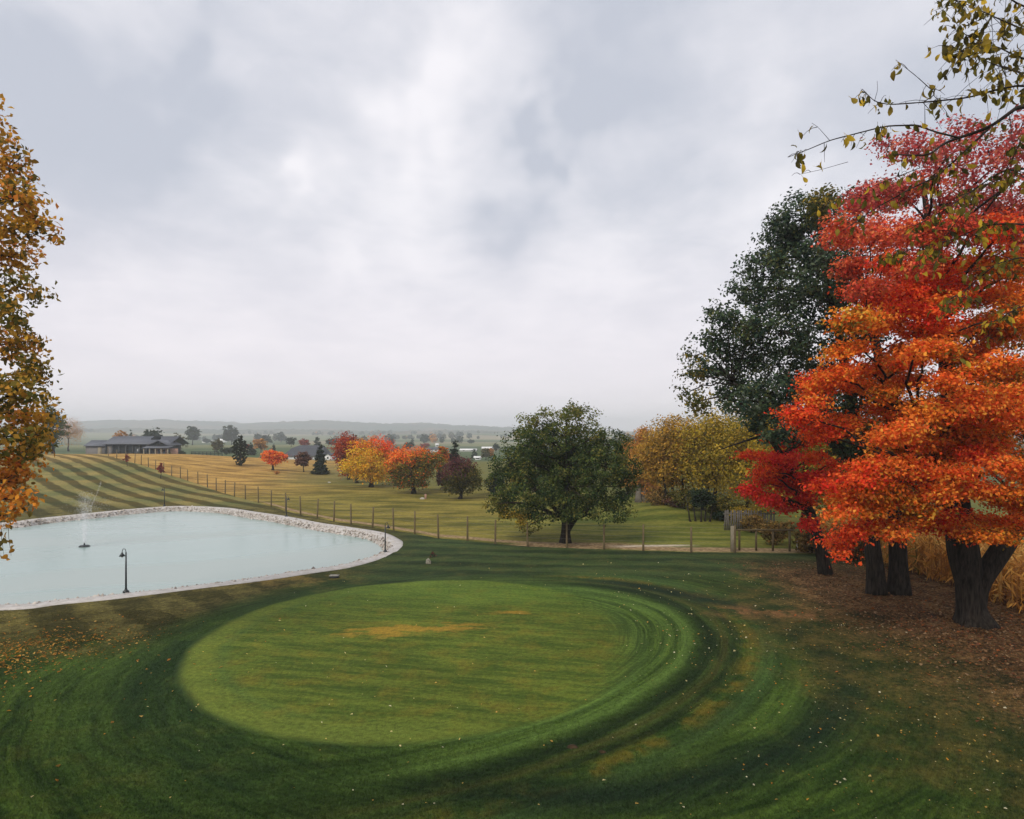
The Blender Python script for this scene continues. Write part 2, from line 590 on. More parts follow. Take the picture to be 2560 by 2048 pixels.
    g = b.scale_col(g, b.smooth(k2 * 0.5 + gs * 0.5, 0.3, 0.7, 0.84, 1.16))
    g = b.mix(b.smooth((p1 * 1.15 + p2) * (0.55 + patchy) + (patchy - 0.5) * 2.4, 0.25, 1.0) * 0.85, g, (0.215, 0.140, 0.020))
    c = b.mix(gm, c, g)
    # yellowing and brown litter under the trees on the right
    wide = X + (big - 0.5) * 5.0 + (mid - 0.5) * 4.0
    oliv = b.smooth(wide, 7.2, 10.6) * b.smooth(Y, 34.5, 29)
    c = b.mix(oliv * 0.85, c, b.mix(b.smooth(mid + (fine - 0.5) * 0.4, 0.34, 0.68), (0.016, 0.026, 0.008), (0.066, 0.056, 0.016)))
    br = b.smooth(wide + (Y - 24) * 0.03 + (fine - 0.5) * 2.2, 10.6, 15.0) * b.smooth(Y, 10.5, 17.5) * b.smooth(Y, 40, 33)
    brown = b.mix(b.smooth(fine * 0.6 + mid * 0.4, 0.38, 0.62), (0.024, 0.0125, 0.007), (0.155, 0.088, 0.040))
    brown = b.mix(b.smooth(mid, 0.55, 0.75) * 0.6, brown, (0.20, 0.125, 0.062))
    c = b.mix(br * 0.92, c, brown)
    pth = b.gauss(Y - 27.8 + X * 0.12, 0.0, 0.8) * b.smooth(X, 6.5, 9.5) * b.smooth(X, 13.5, 11)
    c = b.mix(pth * b.smooth(mid, 0.38, 0.62), c, (0.16, 0.085, 0.04))
    # olive weeds in the near left
    c = b.mix(b.smooth(X + wob * 5, -5, -11) * b.smooth(Y, 17.5, 12.5) * b.smooth(mid, 0.45, 0.68) * 0.75, c, (0.058, 0.062, 0.012))
    c = b.mix(b.smooth(mid, 0.56, 0.8) * 0.3, c, (0.066, 0.070, 0.017))
    tint = b.smooth(fine, 0.25, 0.75, 0.66, 1.34) * b.smooth(grain, 0.2, 0.8, 0.62, 1.38)
    c = b.scale_col(c, tint * b.smooth(big, 0.3, 0.7, 1.02, 1.36))
    c = b.mix(1.0, c, (1.07, 1.0, 0.90), 'MULTIPLY')
    nm = b.bump(fine * 0.7 + grain * 0.3 + mid * 0.8, 0.7, 0.10)
    return finish(m, b, c, 0.95, nm, 0.1)


def pasture_material():
    m, b = new_mat("pasture")
    P, X, Y, Z = b.pos()
    st = b.vec(X * 0.35, Y, 0.0)
    n1 = b.noise(st, 0.07, 4, 0.6)
    n2 = b.noise(st, 0.45, 5, 0.65)
    fine = b.noise(P, 3.0, 4, 0.7)
    tan = b.mix(b.smooth(n2, 0.36, 0.64), (0.20, 0.112, 0.026), (0.45, 0.27, 0.068))
    ol = b.mix(b.smooth(n2, 0.36, 0.64), (0.082, 0.074, 0.011), (0.225, 0.178, 0.034))
    gr = b.mix(b.smooth(n2, 0.36, 0.64), (0.062, 0.082, 0.012), (0.165, 0.165, 0.030))
    u = X + (n1 - 0.5) * 26 - Y * 0.08
    c = b.mix(b.smooth(u, -50, -24), tan, ol)
    c = b.mix(b.smooth(u, -12, 6) * b.smooth(n1, 0.25, 0.6, 0.6, 1.0), c, gr)
    # greener sward round the maples and towards the far end
    c = b.mix(b.smooth(Y + X * 0.55 + (n1 - 0.5) * 20, 74, 92) * b.smooth(X, -46, -28) * 0.7, c, (0.10, 0.105, 0.03))
    c = b.mix(b.smooth(Y - X * 0.25 + (n1 - 0.5) * 20, 178, 190), c, (0.065, 0.095, 0.036))
    return m, b, X, Y, c, n2, fine


def build_pasture_material():
    m, b, X, Y, c, n2, fine = pasture_material()
    att = b.nt.nodes.new('ShaderNodeAttribute')
    att.attribute_name = 'wear'
    wear = S(b, att.outputs['Fac'])
    c = b.mix(b.smooth(wear + (n2 - 0.5) * 0.6, 0.35, 0.75), c, b.mix(b.smooth(fine, 0.3, 0.7), (0.20, 0.125, 0.06), (0.33, 0.235, 0.125)))
    # pale sand track
    sand = b.gauss(Y - 42.35 - X * 0.0, 0.0, 0.32) * b.smooth(X, 5.5, 7.5) * b.smooth(X, 12.0, 10.0)
    c = b.mix(sand * b.smooth(n2, 0.25, 0.5), c, (0.50, 0.42, 0.33))
    c = b.scale_col(c, b.smooth(fine, 0.25, 0.75, 0.72, 1.28))
    return finish(m, b, c, 0.95, b.bump(fine, 0.6, 0.15), 0.1)


def fields_material():
    m, b = new_mat("fields")
    P, X, Y, Z = b.pos()
    vo = b.nt.nodes.new('ShaderNodeTexVoronoi')
    vo.distance = 'CHEBYCHEV'
    b.put(vo.inputs['Vector'], b.vec(X * 0.0042 + Y * 0.0008, Y * 0.0052, 0.0))
    vo.inputs['Scale'].default_value = 1.0
    rgb = b.nt.nodes.new('ShaderNodeSeparateColor')
    b.nt.links.new(vo.outputs['Color'], rgb.inputs[0])
    r, g = S(b, rgb.outputs[0]), S(b, rgb.outputs[1])
    c = b.mix(b.smooth(r, 0.3, 0.7), (0.060, 0.085, 0.034), (0.14, 0.145, 0.060))
    c = b.mix(b.smooth(g, 0.68, 0.72) * 0.8, c, (0.26, 0.21, 0.13))
    near = b.smooth(Y, 380, 240)
    c = b.mix(near, c, (0.062, 0.090, 0.036))
    n = b.noise(b.vec(X * 0.3, Y, 0), 0.05, 5, 0.6)
    c = b.scale_col(c, b.smooth(n, 0.25, 0.75, 0.75, 1.25))
    return finish(m, b, c, 0.95, None, 0.1)


def hill_material():
    m, b = new_mat("hill forest")
    P, X, Y, Z = b.pos()
    n = b.noise(P, 0.035, 5, 0.7)
    n2 = b.noise(P, 0.006, 3, 0.5)
    c = b.mix(b.smooth(n2, 0.4, 0.65), (0.045, 0.06, 0.03), (0.11, 0.08, 0.04))
    c = b.scale_col(c, b.smooth(n, 0.25, 0.75, 0.5, 1.5))
    return finish(m, b, c, 0.95, b.bump(n, 0.9, 8.0), 0.1)


M = {}
M['lawn'] = lawn_material()
M['pasture'] = build_pasture_material()
M['fields'] = fields_material()
M['hill'] = hill_material()


def lawn_z(X, Y):
    d = pond_depth(X, Y)
    return H(X, Y) - 1.6 * sm(0.16, 0.5, d)


lawn = strip('lawn', M['lawn'], lambda xs, v: -30 + (FY(xs)[:, None] + 30) * (v ** 0.92)[None, :], 360, lawn_z)
past = strip('pasture', M['pasture'], lambda xs, v: FY(xs)[:, None] + (208 - FY(xs)[:, None]) * (v ** 1.7)[None, :], 150, H)
# bare soil worn along the fence and under the lone tree: a real property of the pasture's surface
pv = np.empty(len(past.data.vertices) * 3, dtype=np.float32)
past.data.vertices.foreach_get('co', pv)
pv = pv.reshape(-1, 3)
dF = pv[:, 1] - FY(pv[:, 0])
lone = at(1415, 1355)
wear = np.exp(-((dF - 1.3) / 0.75) ** 2) * sm(-34, -20, pv[:, 0]) * 0.9
wear = np.maximum(wear, np.exp(-((pv[:, 0] - lone[0]) / 5.5) ** 2 - ((pv[:, 1] - lone[1] + 1.6) / 1.7) ** 2))
wear = np.maximum(wear, 0.75 * np.exp(-((dF - 0.8) / 1.1) ** 2) * sm(2, 8, pv[:, 0]))
wa = past.data.attributes.new('wear', 'FLOAT', 'POINT')
wa.data.foreach_set('value', wear.astype(np.float32))

# open country out to the horizon, sunk under the lawn and the pasture
gx = np.r_[-3300, -2400, -1700, -1200, -850, -600, -420, -300, np.arange(-220, 221, 8), 300, 420, 600, 850, 1200, 1700, 2400, 3300]
gy = np.r_[-380, -200, -100, np.arange(-60, 260, 6), np.geomspace(262, 3700, 110)]
GX, GY = np.meshgrid(gx, gy, indexing='ij')
inner = (1 - sm(62, 69, np.abs(GX + 25) - 26)) * (1 - sm(196, 206, GY)) * sm(-30, -22, GY)
GZ = H(GX, GY) - 0.12 - 2.6 * inner
i = np.arange(len(gx) - 1)[:, None] * len(gy)
j = np.arange(len(gy) - 1)[None, :]
gf = np.stack([i + j, i + len(gy) + j, i + len(gy) + j + 1, i + j + 1], -1).reshape(-1, 4)
tag(mobj('ground', np.stack([GX, GY, GZ], -1).reshape(-1, 3), gf, M['fields'], smooth=True), kind='structure')

# ------------------------------------------------------------------ far hills
rng = np.random.default_rng(11)
ridge_px = np.array([(-800, 1062), (-300, 1060), (0, 1064), (217, 1056), (282, 1052), (386, 1055), (445, 1051.5), (505, 1054), (564, 1057.5), (623, 1060.5), (686, 1057), (756, 1054.5), (828, 1052),
                     (875, 1055), (939, 1061), (980, 1058.5), (1065, 1059), (1096, 1058), (1143, 1067), (1222, 1067), (1300, 1071), (1420, 1076), (1544, 1080), (1610, 1080), (1900, 1076), (2560, 1068), (3400, 1066)])


def ridge(name, ydist, prof, depth, amp, seed):
    r = np.random.default_rng(seed)
    xs = np.linspace(prof[0, 0], prof[-1, 0], 620)
    top = np.interp(xs, prof[:, 0], prof[:, 1])
    z0 = CH + (HOR - top) / FPX * ydist
    z0 = np.convolve(np.pad(z0, 6, 'edge'), np.ones(13) / 13, 'valid') + np.convolve(r.normal(0, amp, len(xs) + 4), np.ones(5) / 5, 'valid')[:len(xs)]
    X = (xs - 1280) / FPX * ydist
    prof_t = np.linspace(-1, 1, 33)
    sh = np.clip(np.cos(prof_t * PI / 2), 0, 1) ** 0.8
    Y = ydist + prof_t[None, :] * depth + 30 * np.sin(X[:, None] * 0.01)
    Xg = np.repeat(X[:, None], 33, 1)
    base = H(Xg, Y) - 3
    Z = base + (z0[:, None] - base) * sh[None, :] + r.normal(0, amp * 0.8, (len(xs), 33)) * sh[None, :]
    n = 33
    i = np.arange(len(xs) - 1)[:, None] * n
    j = np.arange(n - 1)[None, :]
    f = np.stack([i + j, i + n + j, i + n + j + 1, i + j + 1], -1).reshape(-1, 4)
    tag(mobj(name, np.stack([Xg, Y, Z], -1).reshape(-1, 3), f, M['hill'], smooth=True), kind='structure')


ridge('hills', 2750, ridge_px, 520, 3.2, 1)
low = np.array([(-500, 1079), (150, 1076), (300, 1072), (420, 1074), (620, 1078), (800, 1076), (1000, 1080), (1150, 1078), (1270, 1081), (1500, 1085), (1900, 1084), (2800, 1080)])
ridge('hills', 1850, low, 260, 2.4, 2)

# ------------------------------------------------------------------ haze
hm = bpy.data.materials.new("haze")
hm.use_nodes = True
hm.node_tree.nodes.clear()
pvn = hm.node_tree.nodes.new('ShaderNodeVolumePrincipled')
pvn.inputs['Color'].default_value = (0.90, 0.945, 1.0, 1)
pvn.inputs['Density'].default_value = 4.9e-4
pvn.inputs['Anisotropy'].default_value = 0.25
pvn.inputs['Density Attribute'].default_value = ""
ho = hm.node_tree.nodes.new('ShaderNodeOutputMaterial')
hm.node_tree.links.new(pvn.outputs[0], ho.inputs['Volume'])
hm.cycles.homogeneous_volume = True
hb = MB().box(-3400, 3400, -420, 3800, -9, 84)
tag(hb.build('haze', hm), kind='stuff')

# ------------------------------------------------------------------ pond
def pond_surfaces():
    m, b = new_mat("water")
    P, X, Y, Z = b.pos()
    st = b.noise(b.vec(X * 0.25 + Y * 0.05, Y * 1.0 - X * 0.42, 0.0), 0.16, 3, 0.5, 0.4)
    rip = b.noise(b.vec(X * 0.6, Y * 2.2, 0), 2.4, 3, 0.6)
    c = b.mix(b.smooth(st, 0.38, 0.62), (0.255, 0.345, 0.32), (0.335, 0.39, 0.37))
    rg = b.smooth(st, 0.4, 0.6, 0.20, 0.38)
    finish(m, b, c, rg, b.bump(rip, 0.18, 0.05), 0.38)
    wz = -0.33
    inner = POND + INW * 0.98
    # a fan would fold; use rows of quads toward a shrunken loop, then one n-gon
    nloop = len(inner)
    me = bpy.data.meshes.new('water')
    me.from_pydata([(p[0], p[1], wz) for p in inner], [], [tuple(range(nloop))])
    me.materials.append(m)
    tag(link(bpy.data.objects.new('water', me)), kind='structure')
    # rim: pale concrete lip and stone bank
    prof = [(-0.25, -0.30), (-0.22, 0.035), (0.0, 0.06), (0.55, 0.055), (0.70, -0.01), (1.75, -0.95)]
    n = len(POND)
    v = np.concatenate([np.c_[POND + INW * d, np.full(n, z)] for d, z in prof])
    k = len(prof)
    f = [(q * n + i, q * n + (i + 1) % n, (q + 1) * n + (i + 1) % n, (q + 1) * n + i) for q in range(k - 1) for i in range(n)]
    m2, b2 = new_mat("pond rim")
    P, X, Y, Z = b2.pos()
    nn = b2.noise(P, 3.0, 4, 0.65)
    vv = b2.noise(P, 0.5, 3, 0.6)
    cc = b2.mix(b2.smooth(nn, 0.3, 0.7), (0.36, 0.335, 0.31), (0.49, 0.465, 0.445))
    cc = b2.mix(b2.smooth(vv, 0.55, 0.75) * 0.35, cc, (0.42, 0.35, 0.30))
    finish(m2, b2, cc, 0.9, b2.bump(nn, 0.4, 0.03))
    tag(mobj('pond_rim', v, f, m2), kind='structure')
    # stones on the bank and scattered along the lip
    r = np.random.default_rng(5)
    ic = np.array([(1, 0, 0), (0, 1, 0), (-1, 0, 0), (0, -1, 0), (0, 0, 1), (0, 0, -1)], float)
    tri = np.array([(0, 1, 4), (1, 2, 4), (2, 3, 4), (3, 0, 4), (1, 0, 5), (2, 1, 5), (3, 2, 5), (0, 3, 5)])
    cnt = 15000
    q = r.integers(0, n, cnt)
    d = np.where(r.random(cnt) < 0.93, r.uniform(0.62, 1.12, cnt), r.uniform(0.3, 0.7, cnt))
    z = np.interp(d, [p[0] for p in prof], [p[1] for p in prof])
    c = np.c_[POND[q] + INW[q] * d[:, None] + r.normal(0, 0.08, (cnt, 2)), z]
    sz = r.lognormal(math.log(0.043), 0.45, cnt).clip(0.018, 0.15)
    sc = sz[:, None, None] * (0.7 + 0.6 * r.random((cnt, 6, 1))) * r.uniform(0.6, 1.3, (cnt, 1, 3))
    a = r.uniform(0, 2 * PI, cnt)
    base = ic[None] * sc
    vx = base[..., 0] * np.cos(a)[:, None] - base[..., 1] * np.sin(a)[:, None]
    vy = base[..., 0] * np.sin(a)[:, None] + base[..., 1] * np.cos(a)[:, None]
    V = np.stack([vx, vy, base[..., 2] * 0.8], -1) + c[:, None, :]
    F = (tri[None] + (np.arange(cnt) * 6)[:, None, None]).reshape(-1, 3)
    tone = r.choice(4, cnt, p=[0.5, 0.28, 0.14, 0.08])
    pal = np.array([(0.46, 0.42, 0.375), (0.37, 0.325, 0.28), (0.29, 0.235, 0.20), (0.14, 0.12, 0.105)])
    cl = np.repeat(pal[tone] * r.uniform(0.8, 1.2, (cnt, 1)), 8, 0)
    o = mobj('bank_stones', V.reshape(-1, 3), F, M['attr'], cols=cl)
    tag(o, 'pale broken stone lining the inner bank of the pond', 'stones', kind='stuff')


def attr_mat(name, rough=0.85, transl=0.0, spec=0.15):
    m, b = new_mat(name)
    a = b.nt.nodes.new('ShaderNodeAttribute')
    a.attribute_name = 'leafcol'
    out = b.nt.nodes.new('ShaderNodeOutputMaterial')
    if transl:
        d = b.nt.nodes.new('ShaderNodeBsdfDiffuse')
        t = b.nt.nodes.new('ShaderNodeBsdfTranslucent')
        x = b.nt.nodes.new('ShaderNodeMixShader')
        x.inputs[0].default_value = transl
        b.nt.links.new(a.outputs['Color'], d.inputs['Color'])
        b.nt.links.new(a.outputs['Color'], t.inputs['Color'])
        b.nt.links.new(d.outputs[0], x.inputs[1])
        b.nt.links.new(t.outputs[0], x.inputs[2])
        b.nt.links.new(x.outputs[0], out.inputs['Surface'])
    else:
        p = b.nt.nodes.new('ShaderNodeBsdfPrincipled')
        b.nt.links.new(a.outputs['Color'], p.inputs['Base Color'])
        p.inputs['Roughness'].default_value = rough
        p.inputs['Specular IOR Level'].default_value = spec
        b.nt.links.new(p.outputs[0], out.inputs['Surface'])
    return m


M['attr'] = attr_mat('stone')
M['leaf'] = attr_mat('leaf', transl=0.38)
M['bark'] = plain('bark', (0.027, 0.022, 0.0175), 0.95, 0.85, 5.0, 0.1, stretch=(3, 3, 0.45), bump=0.9)
M['bark_pale'] = plain('bark pale', (0.13, 0.115, 0.095), 0.95, 0.4, 5.0, 0.1, stretch=(3, 3, 0.5), bump=0.7)
M['twig'] = plain('twig', (0.035, 0.028, 0.024), 0.9, 0.3, 4.0, 0.1)
M['post'] = plain('post wood', (0.125, 0.095, 0.052), 0.9, 0.35, 8.0, 0.1, stretch=(3, 3, 0.6), bump=0.4)
M['post_pale'] = plain('post pale', (0.24, 0.205, 0.145), 0.9, 0.25, 8.0, 0.1, stretch=(3, 3, 0.6), bump=0.4)
M['wire'] = plain('wire', (0.20, 0.19, 0.17), 0.5, 0.2, 5.0, 0.4, metal=0.7)
M['black'] = plain('black metal', (0.014, 0.018, 0.02), 0.45, 0.25, 6.0, 0.4)
M['glass'] = plain('lamp glass', (0.55, 0.55, 0.52), 0.25, 0.1, 6.0, 0.5)
M['stone'] = plain('pale stone', (0.30, 0.285, 0.24), 0.9, 0.4, 7.0, 0.2, bump=0.6)
M['dark_wood'] = plain('dark boards', (0.008, 0.012, 0.015), 0.8, 0.35, 3.0, 0.2, stretch=(4, 4, 0.3))
M['grey_roof'] = plain('grey sheet roof', (0.085, 0.092, 0.110), 0.6, 0.18, 1.2, 0.35, stretch=(4, 0.4, 0.4))
M['dark_roof'] = plain('dark roof', (0.050, 0.054, 0.064), 0.7, 0.25, 1.2, 0.3, stretch=(4, 0.4, 0.4))
M['grey_wall'] = plain('weathered boards', (0.14, 0.13, 0.125), 0.85, 0.25, 2.0, 0.2, stretch=(4, 4, 0.3))
M['white'] = plain('white paint', (0.70, 0.69, 0.67), 0.7, 0.08, 2.0, 0.3)
M['warm_wall'] = plain('brick front', (0.34, 0.20, 0.145), 0.85, 0.3, 2.5, 0.2)
M['window'] = plain('window glass', (0.03, 0.035, 0.04), 0.15, 0.2, 2.0, 0.5)
M['soil'] = plain('soil', (0.045, 0.029, 0.016), 0.95, 0.4, 9.0, 0.1, bump=0.8)
M['gravel'] = plain('gravel', (0.27, 0.235, 0.22), 0.95, 0.3, 1.5, 0.1)
M['mottled'] = plain('mottled stone', (0.20, 0.185, 0.145), 0.95, 0.75, 14.0, 0.1, bump=0.8)
M['slat'] = plain('grey slats', (0.105, 0.095, 0.085), 0.9, 0.25, 6.0, 0.1, stretch=(3, 3, 0.5))
pond_surfaces()

# ------------------------------------------------------------------ foliage
PAL = {
    'orange': [((0.87, 0.210, 0.034), 4), ((0.87, 0.145, 0.030), 3), ((0.86, 0.33, 0.05), 2.4), ((0.66, 0.075, 0.02), 1), ((0.26, 0.10, 0.02), 0.7)],
    'amber': [((0.84, 0.27, 0.034), 3), ((0.84, 0.18, 0.025), 2.5), ((0.72, 0.38, 0.05), 1.2), ((0.22, 0.16, 0.03), 1.2), ((0.42, 0.10, 0.02), 1)],
    'redor': [((0.87, 0.105, 0.028), 4), ((0.87, 0.16, 0.032), 2.8), ((0.72, 0.045, 0.025), 2), ((0.36, 0.04, 0.02), 0.7)],
    'crimson': [((0.86, 0.050, 0.040), 4), ((0.86, 0.095, 0.036), 3), ((0.70, 0.03, 0.04), 1.2)],
    'pink': [((0.56, 0.12, 0.10), 3), ((0.50, 0.075, 0.08), 3), ((0.62, 0.20, 0.12), 1.5), ((0.22, 0.10, 0.06), .8), ((0.26, 0.05, 0.05), 1)],
    'salmon': [((0.72, 0.135, 0.06), 3), ((0.64, 0.085, 0.055), 3), ((0.76, 0.23, 0.08), 2), ((0.30, 0.06, 0.04), 1)],
    'mixol': [((0.66, 0.15, 0.025), 2), ((0.22, 0.16, 0.03), 2.5), ((0.60, 0.32, 0.045), 2), ((0.12, 0.10, 0.02), 1.2), ((0.58, 0.07, 0.02), 1)],
    'oak': [((0.056, 0.090, 0.054), 4), ((0.085, 0.118, 0.060), 3), ((0.026, 0.046, 0.034), 2.2), ((0.13, 0.14, 0.05), 0.9), ((0.095, 0.12, 0.08), 1.3)],
    'oaky': [((0.12, 0.11, 0.03), 3), ((0.055, 0.07, 0.025), 2), ((0.26, 0.19, 0.04), 1.5)],
    'green': [((0.052, 0.080, 0.027), 4), ((0.098, 0.125, 0.034), 3), ((0.026, 0.046, 0.020), 2.2), ((0.155, 0.15, 0.036), 1.2)],
    'olive': [((0.12, 0.115, 0.026), 3), ((0.20, 0.155, 0.032), 2), ((0.07, 0.08, 0.02), 2)],
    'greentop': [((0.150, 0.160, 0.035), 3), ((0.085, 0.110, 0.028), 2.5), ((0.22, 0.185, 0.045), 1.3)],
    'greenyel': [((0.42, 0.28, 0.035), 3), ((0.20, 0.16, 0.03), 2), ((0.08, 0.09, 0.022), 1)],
    'ochre': [((0.44, 0.25, 0.04), 3), ((0.33, 0.20, 0.036), 3), ((0.56, 0.32, 0.055), 1.5), ((0.15, 0.12, 0.03), 1.3)],
    'yelol': [((0.39, 0.27, 0.034), 3), ((0.27, 0.21, 0.03), 3), ((0.55, 0.36, 0.045), 1.4), ((0.12, 0.11, 0.025), 1)],
    'peach': [((0.55, 0.25, 0.06), 3), ((0.46, 0.21, 0.055), 2), ((0.38, 0.20, 0.06), 1.5)],
    'gold': [((0.78, 0.50, 0.04), 4), ((0.60, 0.40, 0.04), 2), ((0.82, 0.36, 0.03), 1.5), ((0.24, 0.17, 0.025), 1)],
    'left': [((0.68, 0.35, 0.045), 3.4), ((0.52, 0.28, 0.04), 3), ((0.27, 0.18, 0.032), 1.6), ((0.12, 0.10, 0.024), 1.1), ((0.66, 0.25, 0.05), 1.4)],
    'leftlow': [((0.70, 0.29, 0.04), 4), ((0.60, 0.21, 0.04), 2.5), ((0.42, 0.20, 0.035), 1.5)],
    'leftdark': [((0.13, 0.115, 0.026), 3), ((0.25, 0.17, 0.033), 2), ((0.52, 0.29, 0.045), 1.6)],
    'over': [((0.085, 0.085, 0.018), 3), ((0.16, 0.125, 0.022), 2.5), ((0.30, 0.20, 0.03), 1.2)],
    'conifer': [((0.020, 0.030, 0.018), 3), ((0.032, 0.044, 0.022), 2)],
    'cypress': [((0.022, 0.028, 0.013), 3), ((0.034, 0.042, 0.018), 2)],
    'far': [((0.035, 0.052, 0.030), 3), ((0.050, 0.066, 0.034), 2)],
    'farol': [((0.12, 0.105, 0.045), 3), ((0.085, 0.085, 0.04), 2)],
    'farred': [((0.30, 0.055, 0.04), 3), ((0.22, 0.05, 0.035), 2)],
    'farora': [((0.50, 0.24, 0.06), 3), ((0.40, 0.20, 0.06), 2)],
    'copper': [((0.42, 0.055, 0.02), 3), ((0.28, 0.045, 0.02), 2.5), ((0.52, 0.10, 0.025), 1.3), ((0.085, 0.03, 0.016), 1)],
    'brownp': [((0.15, 0.065, 0.045), 3), ((0.11, 0.055, 0.045), 2), ((0.20, 0.10, 0.05), 1)],
    'plum': [((0.105, 0.042, 0.048), 3), ((0.16, 0.06, 0.05), 2)],
    'brush': [((0.28, 0.17, 0.05), 3), ((0.16, 0.11, 0.035), 3), ((0.40, 0.25, 0.08), 1.5), ((0.075, 0.06, 0.02), 1)],
    'darkshrub': [((0.024, 0.040, 0.022), 3), ((0.036, 0.052, 0.026), 2)],
}
for _k, _v in list(PAL.items()):
    _wt = np.array([q[1] for q in _v], float)
    PAL[_k] = (np.array([q[0] for q in _v]), _wt / _wt.sum())


def unit(v):
    return v / (np.linalg.norm(v, axis=-1, keepdims=True) + 1e-9)


def lobe(c, r, pal, tilt=0.0, dens=1.0):
    return dict(c=np.asarray(c, float), r=np.asarray(r, float), pal=pal, tilt=math.radians(tilt), dens=dens)


def crown_leaves(lobes, rng, ncl, nleaf, cs, ls, flat=0.55, up=0.6, shell=(0.5, 1.04), aspect=0.62, colfn=None, jitter=0.24):
    wts = np.array([l['dens'] * (l['r'][0] * l['r'][2] + l['r'][1] * l['r'][2] + l['r'][0] * l['r'][1]) for l in lobes])
    num = np.maximum(1, np.round(wts / wts.sum() * ncl)).astype(int)
    cp, cn, ci = [], [], []
    for k, (l, q) in enumerate(zip(lobes, num)):
        u = unit(rng.normal(size=(q, 3)))
        rad = rng.uniform(shell[0] ** 2, shell[1] ** 2, q) ** 0.5
        off = u * l['r'] * rad[:, None]
        ct, st = math.cos(l['tilt']), math.sin(l['tilt'])
        off = np.c_[off[:, 0] * ct - off[:, 2] * st, off[:, 1], off[:, 0] * st + off[:, 2] * ct]
        cp.append(l['c'] + off)
        cn.append(unit(u / l['r']))
        ci.append(np.full(q, k))
    cp, cn, ci = np.concatenate(cp), np.concatenate(cn), np.concatenate(ci)
    nc = len(cp)
    ccol = np.zeros((nc, 3))
    for key in {l['pal'] for l in lobes}:
        m = np.array([lobes[k]['pal'] == key for k in ci])
        C, W = PAL[key]
        ccol[m] = C[rng.choice(len(C), m.sum(), p=W)]
    per = rng.poisson(nleaf, nc).clip(1)
    rep = np.repeat(np.arange(nc), per)
    n = len(rep)
    p = cp[rep] + rng.normal(size=(n, 3)) * np.array([cs, cs, cs * flat])
    nor = unit(cn[rep] * 0.55 + np.array([0, 0, up]) + rng.normal(size=(n, 3)) * 0.55)
    col = ccol[rep]
    for key in {l['pal'] for l in lobes}:
        m = np.array([l['pal'] == key for l in lobes])[ci[rep]] & (rng.random(n) < 0.35)
        C, W = PAL[key]
        col[m] = C[rng.choice(len(C), m.sum(), p=W)]
    if colfn is not None:
        col = colfn(p, col, rng)
    col = col * rng.uniform(1 - jitter, 1 + jitter, (n, 1)) * rng.uniform(0.93, 1.07, (n, 3))
    V, F = leaf_quads(p, nor, ls * rng.uniform(0.65, 1.35, n), aspect, rng)
    return V, F, np.clip(col, 0, 0.9), cp, ci


def leaf_quads(p, nor, s, aspect, rng, t=None):
    n = len(p)
    if t is None:
        t = rng.normal(size=(n, 3))
    t = unit(t - nor * (t * nor).sum(1, keepdims=True))
    bt = np.cross(nor, t)
    s = s[:, None]
    fold = nor * s * 0.12
    V = np.stack([p - t * s * 0.5, p + bt * s * aspect * 0.5 + fold, p + t * s * 0.5, p - bt * s * aspect * 0.5 + fold], 1).reshape(-1, 3)
    F = np.arange(n * 4).reshape(-1, 4)
    return V, F


def bez(a, m, c, n=7):
    t = np.linspace(0, 1, n)[:, None]
    return (1 - t) ** 2 * a + 2 * t * (1 - t) * m + t * t * c


def wood(mb, stems, lobes, cp, ci, rng, r_limb, ntwig, rtip=0.012, limb_sides=6, sag=0.12, zlow=-99):
    """Limbs from the nearest fitting stem point to each lobe, twigs on to the leaf clusters."""
    pts = np.concatenate([s[0] for s in stems])
    prad = np.concatenate([s[1] for s in stems])
    for l in lobes:
        if len(lobes) > 90 and rng.random() > 0.4:
            continue
        c = l['c']
        hd = np.linalg.norm(pts[:, :2] - c[:2], axis=1)
        want = np.maximum(c[2] - 0.45 * hd, zlow)
        cost = np.abs(pts[:, 2] - want) + hd * 0.6 + (pts[:, 2] < zlow) * 50
        k = int(np.argmin(cost))
        a = pts[k]
        mid = (a + c) / 2 + np.array([0, 0, sag * np.linalg.norm(c - a)]) + rng.normal(0, 0.06, 3) * np.linalg.norm(c - a)
        path = bez(a, mid, c, 8)
        path[1:-1] += rng.normal(0, 0.012, (6, 3)) * np.linalg.norm(c - a)
        r0 = min(prad[k] * 0.7, r_limb * (0.5 + np.linalg.norm(c - a) / 8))
        mb.tube(path, np.linspace(r0, max(rtip * 1.5, r0 * 0.22), 8), limb_sides)
    if ntwig:
        sel = rng.choice(len(cp), min(ntwig, len(cp)), replace=False)
        for q in sel:
            c = lobes[ci[q]]['c']
            e = cp[q]
            mid = (c + e) / 2 + np.array([0, 0, 0.08 * np.linalg.norm(e - c)])
            L = np.linalg.norm(e - c)
            mb.tube(bez(c + rng.normal(0, 0.08, 3) * L, mid, e, 4), np.linspace(rtip * 1.6, rtip * 0.5, 4), 4, cap=False)


def trunk_stem(a, b, r0, r1, rng, n=9, flare=0.55, bend=0.05):
    a, b = np.asarray(a, float), np.asarray(b, float)
    L = np.linalg.norm(b - a)
    t = np.linspace(0, 1, n)
    p = a + (b - a) * t[:, None]
    p[1:-1] += rng.normal(0, bend * L / n * 1.5, (n - 2, 3)) * np.array([1, 1, 0])
    r = r0 + (r1 - r0) * t
    if flare:
        r = r * (1 + flare * np.exp(-t * L / (r0 * 1.6)))
    return p, r


